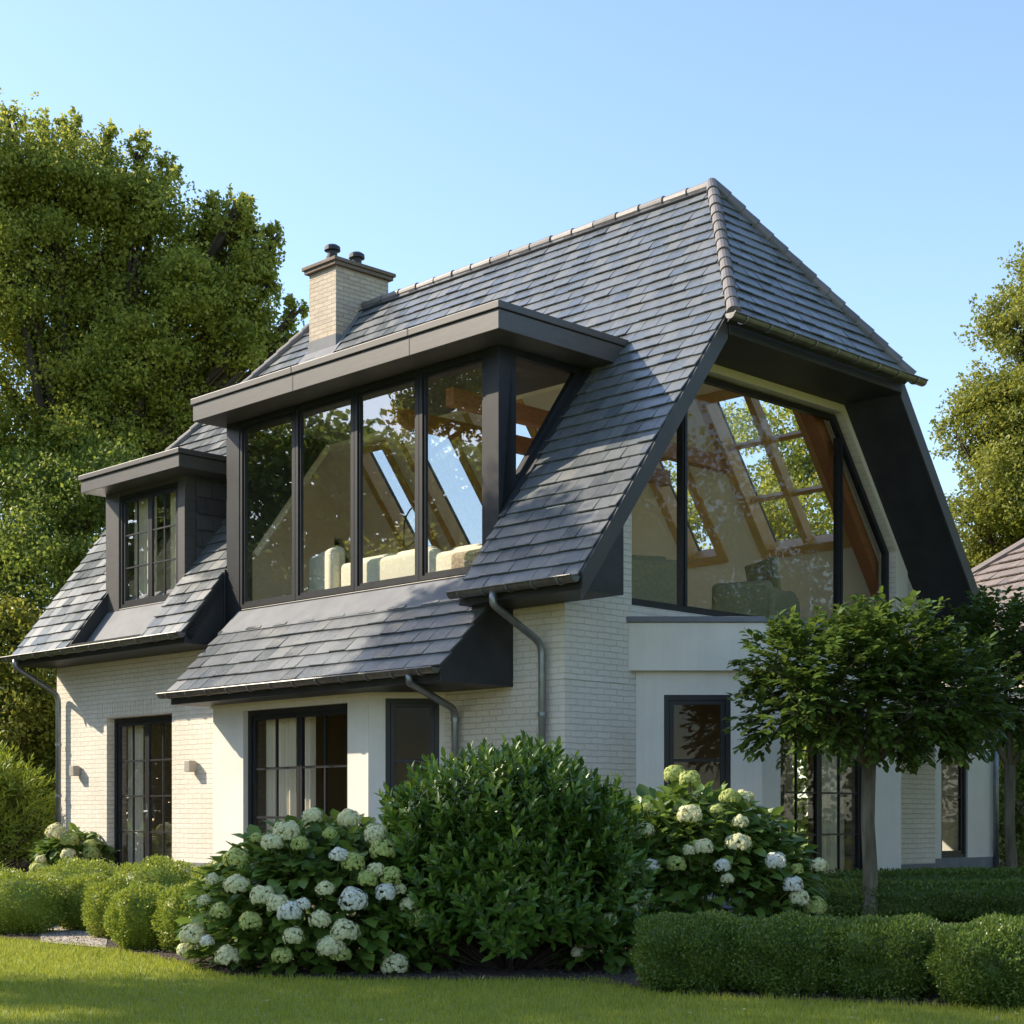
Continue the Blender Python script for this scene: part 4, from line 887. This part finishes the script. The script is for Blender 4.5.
HC = [(-6.79, 24.21, 0.83), (-7.0, 24.15, 0.43), (-7.02, 24.18, 0.28), (-6.3, 24.31, 0.65), (-6.28, 24.29, 0.51), (-6.59, 24.12, 0.5), (-6.55, 24.14, 0.32), (-6.35, 24.24, 0.32), (-6.58, 24.18, 0.72)]
def hydrangea(label, c, r, heads, hr, nleaf, extra, LS=.13):
    t = thing('hydrangea_bush', label, 'hydrangea', (c[0], c[1], 0), 0, None)
    n = nleaf; u = unit(n); u[:, 2] = np.where(u[:, 2] < -.3, -u[:, 2], u[:, 2]); rad = rng.uniform(.3, 1.0, size=(n, 1))**.45
    P = u*rad*np.array(r); P[:, 2] += c[2]; k = P[:, 2] > .04; P = P[k]; u = u[k]; n = len(P)
    out = u*np.array([1, 1, .2])+unit(n)*.5; out[:, 2] -= .05
    nn = u*.7+np.array([0, 0, .8])+unit(n)*.35
    leafmesh('foliage', P, out, nn, LS*rng.uniform(.6, 1.2, n), LS*.74*rng.uniform(.75, 1.15, n), M['hleaf'], t, 'fold', .14, .22)
    mb = MB(); C = Vector(c)
    allh = [(Vector(h), False) for h in heads]
    for i in range(extra):        # heads on the far side as well
        a = random.uniform(.1, math.pi-.1); e_ = random.uniform(.0, 1.2)
        allh.append((Vector((c[0]+r[0]*math.cos(a)*math.cos(e_), c[1]+r[1]*math.sin(a)*math.cos(e_), max(.15, c[2]+r[2]*math.sin(e_)))), True))
    for hpos, _ in allh:
        q = hpos-Vector((c[0], c[1], 0)); mb.tube([(q.x*.25, q.y*.25, -.02), (q.x*.7, q.y*.7, q.z*.55), q], [.008, .006, .004], 5, caps=False)
    mb.build('stems', M['stem'], t)
    for hpos, _ in allh:
        R_ = hr*random.choice((.62, .78, .9, 1., 1.08, 1.2)); k = 300; uu = unit(k); uu[:, 2] = np.where(uu[:, 2] < -.55, -uu[:, 2], uu[:, 2])
        rr = R_*rng.uniform(.78, 1.05, size=(k, 1))*(1+.06*np.sin(uu[:, :1]*6+hpos.x*9))
        pos = np.array(hpos)-np.array([c[0], c[1], 0])+uu*rr*np.array([1, 1, random.uniform(.78, .98)])
        ps, ds, ns = [], [], []
        t1 = np.cross(uu, unit(k)); t1 /= np.linalg.norm(t1, axis=1, keepdims=True); t2 = np.cross(uu, t1)
        for q in range(4):
            a = q*math.pi/2; dd = t1*math.cos(a)+t2*math.sin(a); ps.append(pos); ds.append(dd-uu*.15); ns.append(uu)
        hue = random.random(); hm = M['petalgreen'] if hue < .4 else (M['petalwhite'] if hue > .88 else M['petal'])
        f = leafmesh('flower_head', np.concatenate(ps), np.concatenate(ds), np.concatenate(ns), R_*.19, R_*.17, hm, t)
    return t
hydrangea('big hydrangea with cream mophead flowers left of the laurel bush', (-1.3, 11.6, .22), (1.0, .92, .82), HA, .082, 4200, 10)
hydrangea('taller hydrangea with sparse lime and white flowers right of the laurel bush', (1.35, 12.25, .25), (1.0, .9, 1.02), HB, .078, 4200, 8)
hydrangea('small white hydrangea by the house wall beside the feathery bush', (-6.65, 24.7, .3), (.6, .5, .55), HC, .13, 700, 3, .17)
hydrangea('low hydrangea shoot with lime flowers at the laurel foot', (.62, 11.2, .05), (.32, .3, .5), [(.44, 10.98, .14), (.66, 10.96, .36), (.85, 11.1, .42)], .062, 260, 0)

# clipped boxwood
def boxball(label, x, y, rx, ry, rz, mat, nl, cat='boxwood', name='boxwood_bush', size=.021, group=None, p_=3.2, rot=0):
    t = thing(name, label, cat, (x, y, 0), rot, group)
    def shell(u, k): # superellipsoid radius
        q = (np.abs(u[:, 0])**p_+np.abs(u[:, 1])**p_+np.abs(u[:, 2])**p_)**(-1/p_); return u*q[:, None]*k
    u = unit(nl); P = shell(u, rng.uniform(.86, 1.03, (nl, 1)))
    P = P*(1+.05*np.sin(u[:, :1]*9+x*5)+.045*np.sin(u[:, 1:2]*11+y*3)+.05*np.sin(u[:, 2:3]*8+u[:, :1]*5)+np.where(rng.uniform(0, 1, (nl, 1)) > .93, rng.uniform(0, .07, (nl, 1)), 0))*np.array([rx, ry, rz]); P[:, 2] += rz*.93
    k = P[:, 2] > .005; P = P[k]; u = u[k]
    D = u*.6+np.array([0, 0, .55])+unit(len(P))*.75
    leafmesh('foliage', P, D, unit(len(P))+u*.5, size*rng.uniform(.8, 1.5, len(P)), size*.62*rng.uniform(.8, 1.3, len(P)), mat, t)
    bm = bmesh.new(); bmesh.ops.create_icosphere(bm, subdivisions=4, radius=1); 
    for v_ in bm.verts:
        a = np.array([v_.co[:]]); q = shell(a/np.linalg.norm(a), .86)[0]; v_.co = Vector((q[0]*rx, q[1]*ry, max(0.003, q[2]*rz+rz*.93)))
    me = bpy.data.meshes.new('twig_core'); bm.to_mesh(me); bm.free(); me.materials.append(mat); o = bpy.data.objects.new('twig_core', me); link(o, t); return t
BX = [(-4.50, 14.75, .42, .36, .28), (-3.98, 15.2, .30, .3, .26), (-3.45, 14.2, .27, .27, .26), (-4.3, 16.1, .45, .4, .32), (-3.45, 15.8, .42, .38, .33), (-2.65, 15.3, .40, .38, .33), (-2.95, 12.95, .25, .28, .26), (-2.50, 12.75, .29, .3, .27), (-2.05, 12.9, .3, .3, .29), (-5.3, 15.8, .5, .4, .31)]
BL = ['front row clipped boxwood at the far left edge', 'small clipped boxwood just left of the gravel patch', 'clipped boxwood right behind the gravel patch', 'rear clipped boxwood below the small hydrangea', 'rear clipped boxwood below the french door', 'rear clipped boxwood by the wall right of the french door', 'front clipped boxwood at the right of the gravel patch', 'front clipped boxwood next to the big hydrangea', 'boxwood half hidden by the left side of the big hydrangea', 'boxwood cut off by the left edge behind the front row']
for (x, y, a, b_, c), l in zip(BX, BL): boxball(l, x, y, a, b_, c, M['box'], 11000, group='clipped boxwoods left of the big hydrangea', p_=2.5)
for (x, y, a, b_, c, l) in ((1.13, 9.98, .34, .34, .225, 'leftmost block of the low box hedge on the right lawn'), (1.68, 9.80, .33, .34, .225, 'middle block of the low box hedge on the right lawn'), (2.22, 9.62, .33, .34, .225, 'right block of the low box hedge before the nearer standard tree')):
    boxball(l, x, y, a, b_, c, M['boxdark'], 26000, group='box hedge blocks on the right', p_=4.6, name='box_hedge_block', cat='hedge', size=.019, rot=R(-21))
boxball('rounded boxwood ball in the right corner of the lawn', 2.72, 9.15, .36, .36, .24, M['boxdark'], 26000, p_=2.4, size=.019, cat='boxwood')
boxball('boxwood behind the corner ball, cut by the right edge', 3.25, 9.5, .34, .34, .26, M['boxdark'], 18000, p_=2.8, size=.019, cat='boxwood')
boxball('long low clipped hedge behind the nearer standard tree', 5.0, 16.6, 2.2, .45, .20, M['boxdark'], 40000, p_=6, size=.03, name='low_hedge', cat='hedge', rot=R(-8))
boxball('second low clipped hedge along the foot of the gable wall', 6.0, 19.4, 2.6, .5, .22, M['boxdark'], 36000, p_=6, size=.035, name='low_hedge', cat='hedge', rot=R(20))

# grass blades on the near lawn
K = 190000
x = rng.uniform(-5.2, 4.6, K); y = 7.3+(rng.uniform(0, 1, K)**1.25)*7.6
e_ = np.interp(x, [-60, -6, -4.3, -3.3, -2.8, -2.3, -1.9, -.7, .6, .85, 2.4, 5, 9, 60], [16.2, 14.9, 14.0, 13.1, 12.4, 11.6, 10.75, 10.45, 10.5, 9.7, 9.05, 8.4, 7.6, 6])
k = (y < e_+.04) & (np.abs(x) < y*.42+.3); x = x[k]; y = y[k]; K = len(x)
D = unit(K)*.45+np.array([0, 0, 1.]); Nn = unit(K)*np.array([1, 1, .2])
o = leafmesh('grass_blades', np.stack([x, y, np.zeros(K)], 1), D, Nn, .034*rng.uniform(.5, 1.25, K), .0055*(y/9), M['grass'], None, 'blade')
o['kind'] = 'stuff'; tag(o, 'short mown green grass blades of the lawn', 'grass')

# loose bark chips on the bed, fallen leaves and petals on the grass
K = 16000
x = rng.uniform(-5.5, 5, K); y = np.array([lawn_edge(q) for q in x])+rng.uniform(-.04, 1.3, K)**1.2
y = np.nan_to_num(y, nan=20.)
o = leafmesh('bark_chips', np.stack([x, y, .012+rng.uniform(0, .02, K)], 1), unit(K)*np.array([1, 1, .3]), unit(K)*.5+np.array([0, 0, 1.]), .022*rng.uniform(.4, 1.3, K), .011, M['barkdark'])
o['kind'] = 'stuff'; tag(o, 'loose brown bark chips scattered on the planting bed', 'bark chips')
K = 150
x = rng.uniform(-4, 4, K); y = rng.uniform(7.9, 10.4, K)
o = leafmesh('fallen_leaves', np.stack([x, y, np.full(K, .032)], 1), unit(K)*np.array([1, 1, .15]), unit(K)*.3+np.array([0, 0, 1.]), .032*rng.uniform(.5, 1.3, K), .02, leaf_mat('fallen leaf', [(.20, .12, .04), (.34, .26, .10), (.5, .46, .34)], .2))
o['kind'] = 'stuff'; tag(o, 'small fallen leaves and petals scattered over the lawn', 'fallen leaves')
